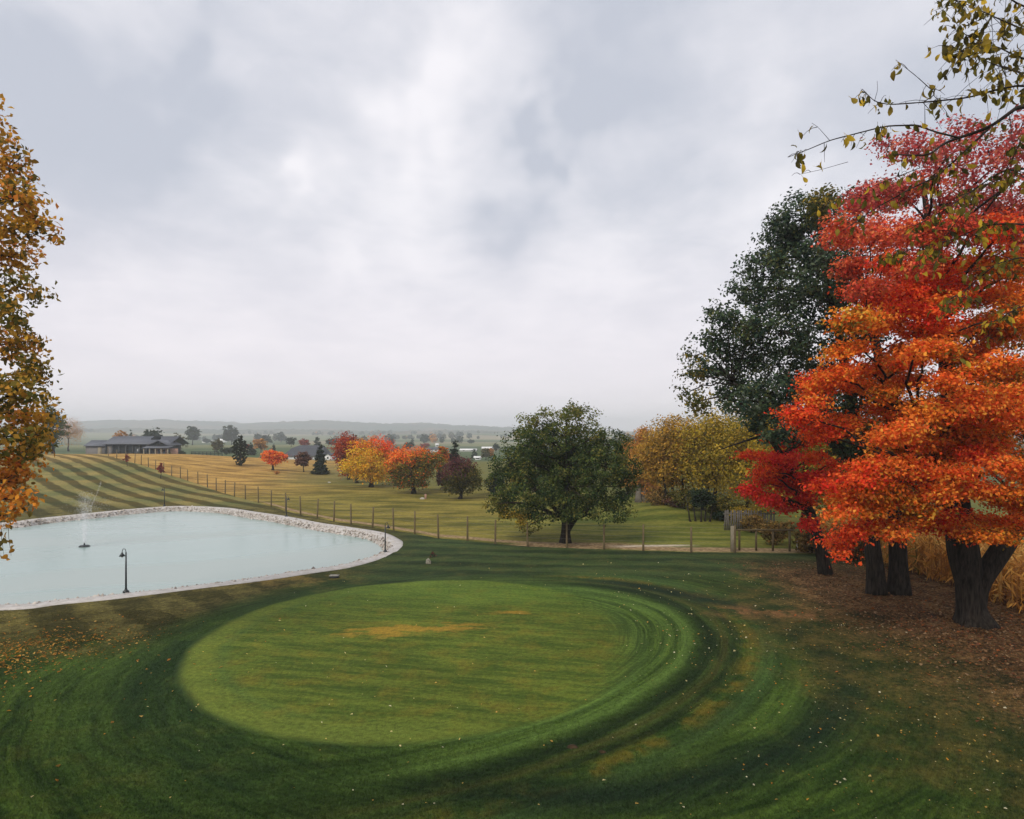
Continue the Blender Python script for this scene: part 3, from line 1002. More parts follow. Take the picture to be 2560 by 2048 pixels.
def make_tree(name, label, cat, base, height, rad, pal, seed, group=None, crown_base=0.22, shape='round', nleaf=9000, ls=0.16, cs=None,
              trunk_r=None, colfn=None, nlobe=16, stems_xy=None, bark='bark', squash=1.0, ntwig=40, per=16, up=0.6, lean=(0, 0), drop=0.0):
    rng = np.random.default_rng(seed)
    base = np.asarray(base, float)
    t = thing(name, label, cat, base, group)
    zb, zt = height * crown_base, height
    lobes = []
    if shape == 'round':
        cz, rz = (zb + zt) / 2, (zt - zb) / 2
        lobes.append(lobe((lean[0] * .5, lean[1] * .5, cz), (rad * 0.66, rad * 0.66 * squash, rz * 0.72), pal))
        for k in range(nlobe):
            u = unit(rng.normal(size=3))
            q = rng.uniform(0.42, 0.66)
            lr = rng.uniform(0.30, 0.50)
            c = np.array([u[0] * rad * q, u[1] * rad * q * squash, cz + u[2] * rz * q])
            c[:2] += np.array(lean) * (c[2] / height)
            lobes.append(lobe(c, (rad * lr, rad * lr * squash, min(rad, rz) * lr * 0.9), pal))
    elif shape == 'oval':
        for k in range(nlobe):
            f = (k + 0.5) / nlobe
            z = zb + (zt - zb) * f
            prof = math.sin(PI * (0.16 + 0.80 * f) ** 0.85) ** 0.7
            a = rng.uniform(0, 2 * PI)
            rr = rad * prof
            lobes.append(lobe((math.cos(a) * rr * 0.42, math.sin(a) * rr * 0.42 * squash, z), (rr * 0.66, rr * 0.66 * squash, (zt - zb) / nlobe * 1.9), pal))
    elif shape == 'cone':
        for k in range(nlobe):
            f = k / nlobe
            z = zb + (zt - zb) * f
            rr = rad * (1 - f) ** 0.85 * rng.uniform(0.82, 1.1)
            lobes.append(lobe((0, 0, z + (zt - zb) / nlobe * 0.5), (max(rr, 0.12 * rad), max(rr, 0.12 * rad), (zt - zb) / nlobe * 0.75), pal))
    elif shape == 'column':
        for k in range(nlobe):
            f = (k + 0.5) / nlobe
            z = zb + (zt - zb) * f
            rr = rad * (math.sin(PI * min(0.14 + f * 0.5, 0.5)) if f < 0.6 else math.cos((f - 0.6) / 0.4 * PI / 2 * 0.86) ** 0.9)
            lobes.append(lobe((0, 0, z), (rr * .95, rr * .95, (zt - zb) / nlobe * 1.2), pal))
    if shape in ('round', 'oval'):
        lo = np.min([l['c'] - l['r'] for l in lobes], 0)
        hi = np.max([l['c'] + l['r'] for l in lobes], 0)
        kz = (zt - zb) / (hi[2] - lo[2])
        kx = 2 * rad / max(hi[0] - lo[0], hi[1] - lo[1])
        for l in lobes:
            l['c'] = np.array([l['c'][0] * kx, l['c'][1] * kx, zb + (l['c'][2] - lo[2]) * kz])
            l['r'] = l['r'] * np.array([kx, kx, kz])
    if cs is None:
        cs = rad * (0.11 if shape != 'column' else 0.05)
    V, F, C, cp, ci = crown_leaves(lobes, rng, max(8, nleaf // per), per, cs, ls, up=up, colfn=colfn)
    if drop:
        keep = np.repeat(rng.random(len(F)) > drop, 4)
        V, C = V[keep], C[keep[::4]]
        F = np.arange(len(V)).reshape(-1, 4)
    zmin = 0.02
    V[:, 2] = np.maximum(V[:, 2], zmin)
    cr = mobj('crown', V, F, M['leaf'], t, cols=C)
    cr['kind'] = 'stuff'
    tr = trunk_r or max(0.07, height * 0.026)
    mb = MB()
    stems = []
    for sx, sy in (stems_xy or [(0, 0)]):
        top = np.array([lean[0] + sx * 1.5, lean[1] + sy * 1.5, zb + (zt - zb) * (0.62 if shape in ('round', 'oval') else 0.9)])
        p, r = trunk_stem((sx, sy, -0.05), top, tr, tr * 0.25, rng)
        stems.append((p, r))
        mb.tube(p, r, 10)
    wood(mb, stems, lobes if shape in ('round', 'oval') else [], cp, ci, rng, tr * 0.5, ntwig if shape in ('round', 'oval') else 0)
    mb.build('trunk', M[bark], t, smooth=True)
    return t


def from_px(px, base_py, top_py, rx_px):
    g = at(px, base_py)
    return g, (base_py - top_py) / FPX * g[1], rx_px / FPX * g[1]

# ------------------------------------------------------------------ the great red maple on the right
K = 2560 / 2156


def tier(x, y, rx, ry, tilt, pal, depth, dens=1.0):
    px, py = x * K, y * K
    r = rx * K / FPX * depth
    return lobe(w(px, py, depth), (r, r * 1.05, ry * K / FPX * depth), pal, tilt, dens)


def finish_big(t, base, lobes, stems, rng, ncl, nleaf, cs, ls, ntwig, r_limb, bark, name='crown', flat=0.5, up=0.75, shell=(0.3, 1.04), sides=20, rtip=0.014, aspect=0.62, zlow=-99, attach=None):
    V, F, C, cp, ci = crown_leaves(lobes, rng, ncl, nleaf, cs, ls, flat=flat, up=up, shell=shell, aspect=aspect)
    o = mobj(name, V - base, F, M['leaf'], t, cols=C)
    o['kind'] = 'stuff'
    mb = MB()
    for p, r in stems:
        n = len(p)
        a = np.arange(sides) / sides * 2 * PI
        ph = rng.uniform(0, 2 * PI, 3)
        zz = np.linspace(0, 1, n)[:, None]
        fl = 1 + (0.10 * np.sin(4 * a + ph[0]) + 0.07 * np.sin(7 * a + ph[1])) [None, :] * np.exp(-zz * 3.2) * 1.6 + 0.05 * np.sin(11 * a + ph[2] + zz * 5)
        mb.tube(p, r, sides, prof=fl)
    wood(mb, stems[:attach], lobes, cp, ci, rng, r_limb, ntwig, rtip, zlow=zlow)
    for k in range(len(mb.v)):
        mb.v[k] = mb.v[k] - base
    mb.build('trunk', M[bark], t, smooth=True)
    return V, cp


def stem_of(pts, rad, n=16):
    pts, rad = np.asarray(pts, float), np.asarray(rad, float)
    s = np.linspace(0, 1, len(pts))
    q = np.linspace(0, 1, n)
    out = np.c_[[np.interp(q, s, pts[:, k]) for k in range(3)]].T
    out[1:-1] = (out[:-2] + out[1:-1] * 2 + out[2:]) / 4
    return out, np.interp(q, s, rad)


rng = np.random.default_rng(3)
B = w(2428, 1562, 25.0)
t = thing('maple_tree', 'towering orange and red maple with a thick dark forked trunk on the right', 'tree', B)
tiers = [(1905, 300, 55, 35, 0, 'pink', .22), (1965, 330, 105, 55, -10, 'pink', .34), (2090, 300, 95, 60, 0, 'pink', .30), (2170, 330, 70, 70, 0, 'pink', .4),
         (1850, 400, 75, 48, 12, 'pink', .62), (1970, 410, 105, 50, 0, 'pink', .62), (2100, 415, 85, 55, 0, 'pink', .6), (2190, 440, 60, 60, 0, 'pink', .6),
         (1800, 470, 62, 45, 15, 'salmon', 1), (1915, 490, 105, 42, 6, 'salmon', 1), (2060, 480, 110, 45, 0, 'salmon', .85), (2170, 530, 70, 50, 0, 'salmon', .6),
         (1778, 560, 42, 38, 10, 'salmon', 1), (1870, 560, 95, 38, 8, 'salmon', 1), (1990, 550, 100, 40, 4, 'redor', 1), (2110, 565, 80, 45, 0, 'amber', .9),
         (1860, 630, 90, 36, 13, 'redor', 1.1), (1960, 608, 100, 33, 9, 'redor', 1.2), (2080, 632, 90, 38, 0, 'orange', 1), (2180, 630, 60, 50, 0, 'amber', 1),
         (1810, 690, 56, 36, 14, 'orange', 1.2), (1900, 662, 90, 30, 16, 'redor', 1.2), (1990, 702, 100, 33, 9, 'orange', 1.1), (2112, 692, 70, 38, 0, 'amber', 1),
         (1792, 742, 42, 22, 6, 'orange', 1), (1845, 778, 90, 25, 17, 'orange', 1.2), (1950, 748, 85, 26, 13, 'orange', 1.2), (2055, 782, 105, 30, 4, 'orange', 1.1), (2150, 772, 55, 40, 0, 'amber', 1),
         (1900, 720, 80, 30, 12, 'orange', 1.0), (1880, 820, 60, 26, 10, 'orange', 1.0), (1960, 650, 80, 26, 8, 'redor', 1.0), (2030, 740, 80, 30, 5, 'orange', 1.0), (1930, 950, 90, 26, 6, 'orange', 1.0), (1850, 1000, 80, 26, 6, 'redor', 1.0), (2040, 890, 80, 28, 0, 'orange', 1.0), (1738, 802, 52, 32, 12, 'orange', 1.2), (1702, 852, 46, 44, 8, 'redor', 1.2), (1745, 898, 55, 32, 8, 'redor', 1.1),
         (1890, 862, 62, 30, 6, 'orange', 1.1), (1985, 850, 92, 30, 6, 'orange', 1.1), (2090, 852, 82, 36, 0, 'orange', 1), (2180, 860, 60, 50, 0, 'amber', 1),
         (1882, 915, 56, 30, 8, 'orange', 1.1), (1972, 912, 90, 30, 6, 'orange', 1.1), (2085, 920, 90, 34, 0, 'amber', 1),
         (1872, 975, 92, 30, 8, 'orange', 1.2), (1780, 1008, 68, 26, 10, 'redor', 1.1), (1970, 982, 92, 34, 4, 'amber', 1.1), (2092, 972, 90, 38, 0, 'redor', 1), (2190, 980, 60, 50, 0, 'amber', 1),
         (1830, 1032, 95, 30, 10, 'orange', 1.2), (1950, 1042, 100, 32, 4, 'amber', 1.1), (2060, 1042, 80, 32, 0, 'orange', 1), (2146, 1042, 56, 38, 0, 'amber', 1),
         (1795, 1068, 66, 26, 8, 'orange', 1.1), (1880, 1094, 72, 28, 6, 'amber', 1.1), (1978, 1092, 66, 32, 0, 'redor', 1), (2112, 1100, 60, 28, 0, 'amber', 1), (2040, 1104, 42, 22, 0, 'orange', 1),
         (1802, 1106, 48, 20, 14, 'redor', 1.1), (1768, 1146, 24, 16, 10, 'redor', 1.1), (1773, 1172, 12, 9, 0, 'redor', 1.2), (2170, 1085, 50, 34, 0, 'amber', 1)]
lobes = []
for (x, y, rx, ry, tl, pal, dn) in tiers:
    hx = (x * K - 2440) / FPX * 25 / 10.0
    front = math.sqrt(max(0.0, 1 - hx * hx)) * 5.2
    d0 = 25 - front * rng.uniform(0.15, 1.0)
    nsub = max(2, int(round(rx / 24)))
    for q in range(nsub):                       # every bough is a few ragged sprays
        u = (q + 0.5) / nsub * 2 - 1 + rng.normal(0, .12)
        sx, sy = x + u * rx * 0.72, y - math.tan(math.radians(tl)) * u * rx * 0.72 + rng.normal(0, ry * 0.5)
        pk = pal if rng.random() < .8 else {'orange': 'amber', 'amber': 'orange', 'redor': 'orange', 'salmon': 'redor', 'pink': 'salmon', 'crimson': 'redor'}[pal]
        lobes.append(tier(sx, sy, rx / nsub * rng.uniform(1.15, 1.8), ry * rng.uniform(.42, .85), tl + rng.normal(0, 9), pk, d0 + rng.normal(0, 0.8), dn * rng.uniform(.7, 1.2)))
# the far half of the crown
for k in range(34):
    x, y = rng.uniform(1830, 2230), rng.uniform(430, 1060)
    if 1760 < x < 1850 and y > 840:
        continue
    lobes.append(tier(x, y, rng.uniform(50, 100), rng.uniform(28, 44), rng.uniform(-8, 14), 'mixol' if y > 640 else 'salmon', 25 + rng.uniform(1.0, 6.5), 0.30 if y > 560 else 0.2))
stems = [stem_of([B + (0.12, 0, -0.1), B + (0.0, 0, 0.5), B + (-0.08, 0, 1.5), B + (-0.3, 0, 2.6), B + (-0.65, -0.1, 4.6), B + (-0.9, -0.3, 8.2), B + (-1.6, -0.4, 13.0), B + (-2.0, -0.3, 16.5)], [0.74, 0.46, 0.43, 0.52, 0.42, 0.30, 0.17, 0.06], 26),
         stem_of([B + (0.15, 0.05, 0.4), B + (0.25, 0.0, 1.5), B + (0.9, -0.2, 2.7), B + (1.9, -0.5, 4.6), B + (2.9, -0.7, 8.0), B + (3.6, -0.6, 12.0), B + (3.9, -0.4, 15.0)], [0.34, 0.33, 0.34, 0.30, 0.22, 0.13, 0.05], 22),
         stem_of([B + (-0.3, 0, 2.4), B + (-1.2, -0.6, 4.4), B + (-2.6, -1.1, 7.2), B + (-4.0, -1.2, 9.0), B + (-5.0, -0.9, 9.8)], [0.26, 0.17, 0.10, 0.055, 0.025], 16)]
finish_big(t, B, lobes, stems, rng, 8200, 26, 0.215, 0.118, 620, 0.06, 'bark', flat=0.42, up=0.5, zlow=4.2)

# the small crimson maple leaning out beneath it
rng = np.random.default_rng(31)
B = w(2066, 1434, 34.0)
B[2] = 0
t = thing('maple_tree', 'small crimson maple leaning left on a thin dark trunk beneath the towering maple', 'tree', B)
base_l = [q for q in
         [(1640, 948, 66, 32, 10, 'crimson'), (1705, 930, 58, 38, 10, 'redor'), (1602, 1032, 34, 32, 0, 'crimson'), (1652, 1012, 46, 38, 0, 'crimson'), (1690, 1060, 36, 30, 0, 'crimson'),
          (1712, 1092, 22, 18, 0, 'crimson'), (1640, 1062, 26, 20, 0, 'crimson'), (1655, 985, 60, 26, 8, 'crimson'), (1610, 990, 30, 20, 0, 'redor'), (1735, 990, 40, 26, 0, 'redor')]]
lobes = []
for (x, y, rx, ry, tl, pal) in base_l:
    d0 = 33.0 + rng.uniform(-1.5, 1.2)
    for q in range(4):
        lobes.append(tier(x + rng.normal(0, rx * .5), y + rng.normal(0, ry * .55), rx * rng.uniform(.3, .55), ry * rng.uniform(.22, .42), tl + rng.normal(0, 12), pal if rng.random() < .75 else 'redor', d0 + rng.normal(0, .5), 1.0))
stems = [stem_of([B + (0, 0, -0.1), B + (-0.25, 0, 1.2), B + (-0.75, 0, 3.0), B + (-1.7, -0.1, 5.0), B + (-3.4, -0.2, 7.6), B + (-5.2, -0.3, 9.0)], [0.36, 0.27, 0.24, 0.18, 0.11, 0.05], 16)]
finish_big(t, B, lobes, stems, rng, 620, 26, 0.22, 0.15, 90, 0.07, 'bark', flat=0.5, up=0.5, sides=12, zlow=3.0)

# ------------------------------------------------------------------ the dark green oak behind
rng = np.random.default_rng(7)
B = at(2222, 1484)
t = thing('oak_tree', 'tall dark green oak with twin black stems behind the towering orange maple', 'tree', B)
D = B[1]
lobes = []
for (x, y, r, pal, dn) in [(1690, 460, 62, 'oak', 1), (1750, 470, 55, 'oak', 1), (1640, 500, 45, 'oak', 1), (1740, 430, 40, 'oaky', .8), (1610, 560, 46, 'oak', 1), (1680, 545, 66, 'oak', 1), (1740, 560, 60, 'oak', .9),
                           (1575, 610, 40, 'oak', 1), (1640, 625, 62, 'oak', .9), (1720, 640, 66, 'oak', .7), (1520, 665, 34, 'oak', .9), (1580, 690, 50, 'oak', .9), (1650, 700, 60, 'oak', .75), (1730, 720, 56, 'oak', .8),
                           (1500, 720, 36, 'oak', .9), (1560, 755, 50, 'oak', 1), (1640, 770, 62, 'oak', .85), (1720, 790, 56, 'oak', 1), (1480, 775, 34, 'oak', .8), (1540, 810, 46, 'oak', .95), (1620, 830, 56, 'oak', 1),
                           (1700, 850, 50, 'oak', 1), (1600, 880, 40, 'oak', .9), (1650, 900, 46, 'oak', 1), (1560, 850, 36, 'oak', .9), (1760, 860, 50, 'oak', .9), (1790, 930, 48, 'oak', .9), (1800, 700, 60, 'oak', .8),
                           (1830, 820, 60, 'oak', .8), (1780, 600, 60, 'oak', .7), (1455, 790, 24, 'oaky', .5), (1445, 830, 20, 'oaky', .5), (1470, 845, 26, 'oaky', .6), (1460, 750, 22, 'oaky', .4)]:
    rr = r * K / FPX * D
    lobes.append(lobe(w(x * K, y * K, D + rng.uniform(-3.6, 2.4)), (rr, rr * 1.15, rr * 0.72), pal, 0, dn))
stems = [stem_of([B + (-0.55, 0, -0.1), B + (-0.62, 0, 1.2), B + (-0.95, 0, 3.4), B + (-1.3, 0, 6.5), B + (-2.0, 0, 10.5), B + (-3.0, 0, 15.0)], [0.42, 0.33, 0.30, 0.25, 0.17, 0.07], 20),
         stem_of([B + (0.5, 0, -0.1), B + (0.5, 0.1, 1.2), B + (0.4, 0.1, 3.4), B + (0.3, 0.2, 7.0), B + (-0.4, 0.3, 11.0), B + (-1.2, 0.3, 14.5)], [0.50, 0.38, 0.35, 0.28, 0.18, 0.07], 20),
         stem_of([B + (-1.2, 0, 5.4), B + (-3.2, -0.3, 7.2), B + (-5.4, -0.4, 8.3), B + (-7.0, -0.5, 9.2)], [0.24, 0.17, 0.11, 0.05], 12),
         stem_of([B + (-1.3, 0, 6.8), B + (-3.6, 0.2, 7.3), B + (-5.6, 0.2, 6.9), B + (-7.4, 0.1, 6.3)], [0.13, 0.09, 0.06, 0.02], 12)]
finish_big(t, B, lobes, stems, rng, 1500, 30, 0.185, 0.155, 420, 0.12, 'bark', flat=0.75, up=0.4, shell=(0.55, 1.06), sides=14, zlow=7.0, attach=3)

# ------------------------------------------------------------------ the amber tree at the left edge
rng = np.random.default_rng(21)
LD = 19.0
B = np.array([-19.2, 19.4, 0.0])
B[2] = float(H(B[0], B[1]))
t_left = thing('maple_tree', 'amber and olive leaved tree at the left edge over the pond', 'tree', B)
lobes = []
for (px, py, rx, ry, pal, dn) in [(-20, 260, 35, 40, 'left', .6), (-10, 330, 45, 40, 'left', .7), (25, 420, 58, 46, 'left', 1), (35, 500, 70, 52, 'left', 1), (50, 570, 70, 40, 'left', 1), (20, 640, 60, 45, 'left', .9), (45, 720, 62, 26, 'leftdark', .8),
                                  (10, 790, 55, 40, 'leftdark', .9), (35, 860, 60, 46, 'left', 1), (85, 930, 56, 34, 'leftdark', 1), (50, 975, 70, 40, 'leftdark', 1.1), (60, 1040, 66, 40, 'left', 1), (90, 1090, 42, 34, 'left', 1),
                                  (30, 1100, 70, 46, 'leftdark', 1), (50, 1150, 55, 34, 'leftlow', 1), (20, 1200, 60, 36, 'leftlow', 1), (35, 1245, 42, 28, 'leftlow', 1), (5, 1290, 34, 24, 'leftlow', .8),
                                  (-90, 300, 70, 60, 'left', .8), (-110, 420, 90, 70, 'left', .8), (-120, 560, 110, 80, 'left', .8), (-120, 700, 110, 80, 'leftdark', .8), (-130, 850, 120, 80, 'left', .8), (-110, 1000, 110, 80, 'leftdark', .8),
                                  (-100, 1120, 100, 60, 'left', .8), (-120, 1220, 90, 50, 'leftlow', .8), (-300, 420, 150, 120, 'left', .5), (-320, 700, 170, 140, 'left', .5), (-320, 980, 170, 120, 'left', .5)]:
    d = LD + rng.uniform(-1.6, 1.6)
    lobes.append(lobe(w(px, py, d), (rx / FPX * d, rx / FPX * d * 1.2, ry / FPX * d), pal, 0, dn))
stems = [stem_of([B + (0, 0, -0.1), B + (0.05, 0, 1.5), B + (0.2, 0, 5), B + (0.6, 0, 9), B + (1.2, 0, 13), B + (1.9, 0, 16)], [0.55, 0.38, 0.32, 0.22, 0.13, 0.04], 18)]
V_left, cp_left = finish_big(t_left, B, lobes, stems, rng, 1250, 14, 0.16, 0.165, 260, 0.08, 'bark', flat=0.75, up=0.2, shell=(0.2, 1.08), sides=14, zlow=3)


# ------------------------------------------------------------------ big separate leaves
def leaf_meshes(mats, L, W):
    """A drooping oval leaf with a folded midrib, tip down along -Z."""
    z = np.array([0.0, -0.22, -0.55, -0.85, -1.0]) * L
    hw = np.array([0.06, 0.80, 1.0, 0.50, 0.03]) * W * 0.5
    bow = np.array([0.0, 0.10, 0.13, 0.06, -0.06]) * L
    v = []
    for k in range(5):
        v += [(-hw[k], bow[k] + hw[k] * 0.45, z[k]), (0, bow[k], z[k]), (hw[k], bow[k] + hw[k] * 0.45, z[k])]
    f = []
    for k in range(4):
        a = k * 3
        f += [(a, a + 3, a + 4, a + 1), (a + 1, a + 4, a + 5, a + 2)]
    v += [(0, 0, 0.0), (0.004, 0, 0), (0.004, -0.01, 0.35 * L), (0, -0.01, 0.35 * L)]     # the stalk
    f.append((15, 16, 17, 18))
    return [raw_mesh('leaf', v, f, m) for m in mats], np.array(v), np.array(f)


def leaf_flat(name, col, tr=0.4):
    m, b = new_mat(name)
    oi = b.nt.nodes.new('ShaderNodeObjectInfo')
    c = b.scale_col(col, b.smooth(S(b, oi.outputs['Random']), 0.0, 1.0, 0.7, 1.3))
    d = b.nt.nodes.new('ShaderNodeBsdfDiffuse')
    t_ = b.nt.nodes.new('ShaderNodeBsdfTranslucent')
    x = b.nt.nodes.new('ShaderNodeMixShader')
    x.inputs[0].default_value = tr
    b.put(d.inputs['Color'], c)
    b.put(t_.inputs['Color'], c)
    b.nt.links.new(d.outputs[0], x.inputs[1])
    b.nt.links.new(t_.outputs[0], x.inputs[2])
    o = b.nt.nodes.new('ShaderNodeOutputMaterial')
    b.nt.links.new(x.outputs[0], o.inputs['Surface'])
    return m


over_cols = [(0.135, 0.115, 0.024), (0.23, 0.16, 0.028), (0.50, 0.33, 0.035), (0.080, 0.066, 0.022)]
OVM = [leaf_flat('linden leaf %d' % k, c) for k, c in enumerate(over_cols)]
left_cols = [(0.46, 0.215, 0.030), (0.30, 0.165, 0.028), (0.14, 0.105, 0.024)]
LFM = [leaf_flat('amber leaf %d' % k, c) for k, c in enumerate(left_cols)]

# ------------------------------------------------------------------ branches reaching in from the right
rng = np.random.default_rng(77)
OT = np.array([12.6, 10.4, 0.0])
t_over = thing('linden_tree', 'near tree whose drooping olive leaved branches reach in from the top right', 'tree', OT)
ostem = stem_of([OT + (0, 0, -0.1), OT + (0, 0, 3), OT + (-0.1, 0, 7), OT + (-0.2, 0, 11), OT + (-0.2, 0, 15)], [0.5, 0.34, 0.27, 0.18, 0.07], 18)
omb = MB()
omb.tube(ostem[0], ostem[1], 16)
branches = [([(2560, 256), (2475, 319), (2364, 356), (2319, 390), (2234, 386)], 9.6, .050, 1.0),
            ([(2560, 212), (2500, 222), (2419, 245), (2308, 256), (2223, 262), (2186, 254), (2156, 223)], 9.2, .024, .8),
            ([(2186, 254), (2194, 225), (2193, 203)], 9.2, .007, 0), ([(2196, 258), (2178, 275), (2170, 284)], 9.2, .005, 0),
            ([(2400, 345), (2345, 332), (2290, 313), (2215, 315), (2141, 334), (2074, 351), (2011, 378), (1970, 393)], 9.0, .022, .8),
            ([(2074, 351), (2045, 318), (2030, 308)], 9.0, .006, .6), ([(2120, 405), (2050, 425), (2000, 436)], 9.1, .006, .6),
            ([(2475, 319), (2400, 390), (2345, 440), (2280, 470), (2190, 520), (2110, 575)], 9.8, .028, 2.2),
            ([(2560, 75), (2480, 40), (2420, 12), (2375, -6)], 9.3, .018, 1.7), ([(2560, 150), (2500, 120), (2440, 100), (2390, 75)], 9.6, .018, 1.7),
            ([(2560, 185), (2480, 160), (2420, 130), (2376, 118)], 9.0, .014, 1.7), ([(2560, 20), (2500, -20), (2440, -60)], 9.6, .022, 1.4),
            ([(2308, 256), (2340, 235), (2290, 190), (2262, 168), (2240, 150)], 9.2, .012, .7),
            ([(2560, 420), (2500, 430), (2440, 470), (2370, 520), (2300, 560)], 9.8, .026, 2.2),
            ([(2560, 560), (2470, 560), (2380, 600), (2290, 620), (2200, 650)], 10.2, .022, 2.4),
            ([(2560, 640), (2490, 660), (2420, 720), (2360, 760)], 10.2, .02, 2.0), ([(2560, 760), (2510, 790), (2470, 840)], 10.0, .016, 1.6),
            ([(2440, 470), (2400, 540), (2360, 600), (2330, 680)], 9.9, .014, 2.0), ([(2300, 420), (2220, 450), (2150, 480), (2080, 500)], 9.6, .010, 2.2),
            ([(2560, 330), (2540, 380), (2500, 450)], 9.5, .02, 1.2)]
leafpos = []
for pts, d, r0, dens in branches:
    P = [w(px, py, d + 0.12 * k * (-1) ** k) for k, (px, py) in enumerate(pts)]
    if pts[0][0] >= 2560:                                   # runs on, out of the picture, to its trunk
        a = P[0]
        zt = a[2] - 0.9
        k = int(np.argmin(np.abs(ostem[0][:, 2] - zt)))
        P = [ostem[0][k], (ostem[0][k] * 0.5 + a * 0.5) + np.array([0, 0, 0.15])] + P
        r = np.r_[r0 * 2.2, r0 * 1.6, np.linspace(r0, r0 * 0.25, len(P) - 2)]
    else:
        r = np.linspace(r0, r0 * 0.3, len(P))
    p, rr = stem_of(P, r, max(10, len(P) * 4))
    omb.tube(p, (rr * 0.6).clip(0.0025), 6, cap=False)
    if dens:
        seg = np.linalg.norm(np.diff(p, axis=0), axis=1)
        L = seg.sum()
        vis = p[:, 0] / p[:, 1] < 1.12
        idx = np.where(vis)[0]
        nt = int(L * 4.2 * min(dens, 2.2))
        for q in range(nt):
            a = p[rng.choice(idx)]
            tl = rng.uniform(0.12, 0.62) * (0.45 if a[0] / a[1] < 0.6 else 1.0)
            dirn = unit(np.array([rng.normal(-0.25, 0.6), rng.normal(0, 0.6), rng.normal(-0.55, 0.4)]))
            e = a + dirn * tl
            m_ = (a + e) / 2 + np.array([0, 0, 0.06])
            tw = bez(a, m_, e, 4)
            omb.tube(tw, [0.0045, 0.004, 0.003, 0.002], 4, cap=False)
            for u in range(rng.integers(2, 5)):
                leafpos.append(tw[rng.integers(1, 4)] + rng.normal(0, 0.035, 3))
        for q in range(int(L * 2.5 * dens)):
            leafpos.append(p[rng.choice(idx)] + rng.normal(0, 0.04, 3))
crown_out = []
for k in range(60):                                         # the rest of its crown, beyond the right edge of the picture
    z_ = rng.uniform(5.5, 14.5)
    i_ = int(np.argmin(np.abs(ostem[0][:, 2] - z_ + 1.2)))
    a_ = rng.uniform(-1.5, 1.9) + (0 if rng.random() < .7 else PI * .5)
    e_ = ostem[0][i_] + np.array([math.cos(a_) * 3.6, math.sin(a_) * 3.6, rng.uniform(.3, 1.8)])
    if e_[0] / max(e_[1], 1e-3) < 0.84 and e_[1] > 0:
        e_[0] = 0.84 * e_[1] + rng.uniform(0.1, 1.5)
    br_ = bez(ostem[0][i_], (ostem[0][i_] + e_) / 2 + np.array([0, 0, .5]), e_, 7)
    omb.tube(br_, np.linspace(.05, .006, 7), 5, cap=False)
    for u in range(55):
        q_ = br_[rng.integers(2, 7)] + rng.normal(0, .42, 3) - np.array([0, 0, .15])
        if q_[0] / max(q_[1], 1e-3) > 0.80:
            crown_out.append(q_)
crown_out = np.array(crown_out)
leafpos = np.array(leafpos)
pxs = 1280 + leafpos[:, 0] / leafpos[:, 1] * FPX
pys = HOR - (leafpos[:, 2] - CH) / leafpos[:, 1] * FPX
thin = np.where(pxs < 2300, 0.48, np.where((pys > 250) & (pys < 460), 0.42, np.where(pys > 460, 0.62, 0.9)))
leafpos = leafpos[(pxs > 1900) & (pxs < 3300) & (rng.random(len(pxs)) < thin)]
for k in range(len(omb.v)):
    omb.v[k] = omb.v[k] - OT
omb.build('trunk', M['twig'], t_over, smooth=True)
LM, LV, LF = leaf_meshes(OVM, 0.118, 0.062)
order = rng.permutation(len(leafpos))


def place_leaves(root, pos, meshes, tagname, scale=(0.75, 1.2), tilt=0.5, weights=None):
    for p in pos:
        me = meshes[rng.choice(len(meshes), p=weights)]
        o = bpy.data.objects.new(tagname, me)
        o.location = tuple(p - np.array(root.location))
        o.rotation_euler = (rng.normal(0, tilt), rng.normal(0, tilt), rng.uniform(0, 2 * PI))
        s = rng.uniform(*scale)
        o.scale = (s, s, s)
        link(o, root)


def joined_leaves(root, pos, LV, LF, cols, cw, name, scale=(0.75, 1.2), tilt=0.5):
    n = len(pos)
    a = rng.normal(0, tilt, n); b_ = rng.normal(0, tilt, n); c = rng.uniform(0, 2 * PI, n)
    s = rng.uniform(*scale, n)[:, None, None]
    v = np.repeat(LV[None], n, 0) * s
    y, z = v[..., 1] * np.cos(a)[:, None] - v[..., 2] * np.sin(a)[:, None], v[..., 1] * np.sin(a)[:, None] + v[..., 2] * np.cos(a)[:, None]
    x, z = v[..., 0] * np.cos(b_)[:, None] + z * np.sin(b_)[:, None], -v[..., 0] * np.sin(b_)[:, None] + z * np.cos(b_)[:, None]
    x, y = x * np.cos(c)[:, None] - y * np.sin(c)[:, None], x * np.sin(c)[:, None] + y * np.cos(c)[:, None]
    v = np.stack([x, y, z], -1) + (pos - np.array(root.location))[:, None, :]
    f = (LF[None] + (np.arange(n) * len(LV))[:, None, None]).reshape(-1, 4)
    col = np.array(cols)[rng.choice(len(cols), n, p=cw)] * rng.uniform(0.7, 1.3, (n, 1))
    o = mobj(name, v.reshape(-1, 3), f, M['leaf'], root, cols=np.repeat(col, len(LF), 0))
    o['kind'] = 'stuff'


px_ = 1280 + leafpos[:, 0] / leafpos[:, 1] * FPX
near = leafpos[order][np.argsort((px_[order] > 2580).astype(int), kind='stable')]
place_leaves(t_over, near[:300], LM, 'leaf', weights=[.34, .30, .20, .16])
joined_leaves(t_over, np.concatenate([near[300:], crown_out]), LV, LF, over_cols, [.34, .30, .20, .16], 'foliage')

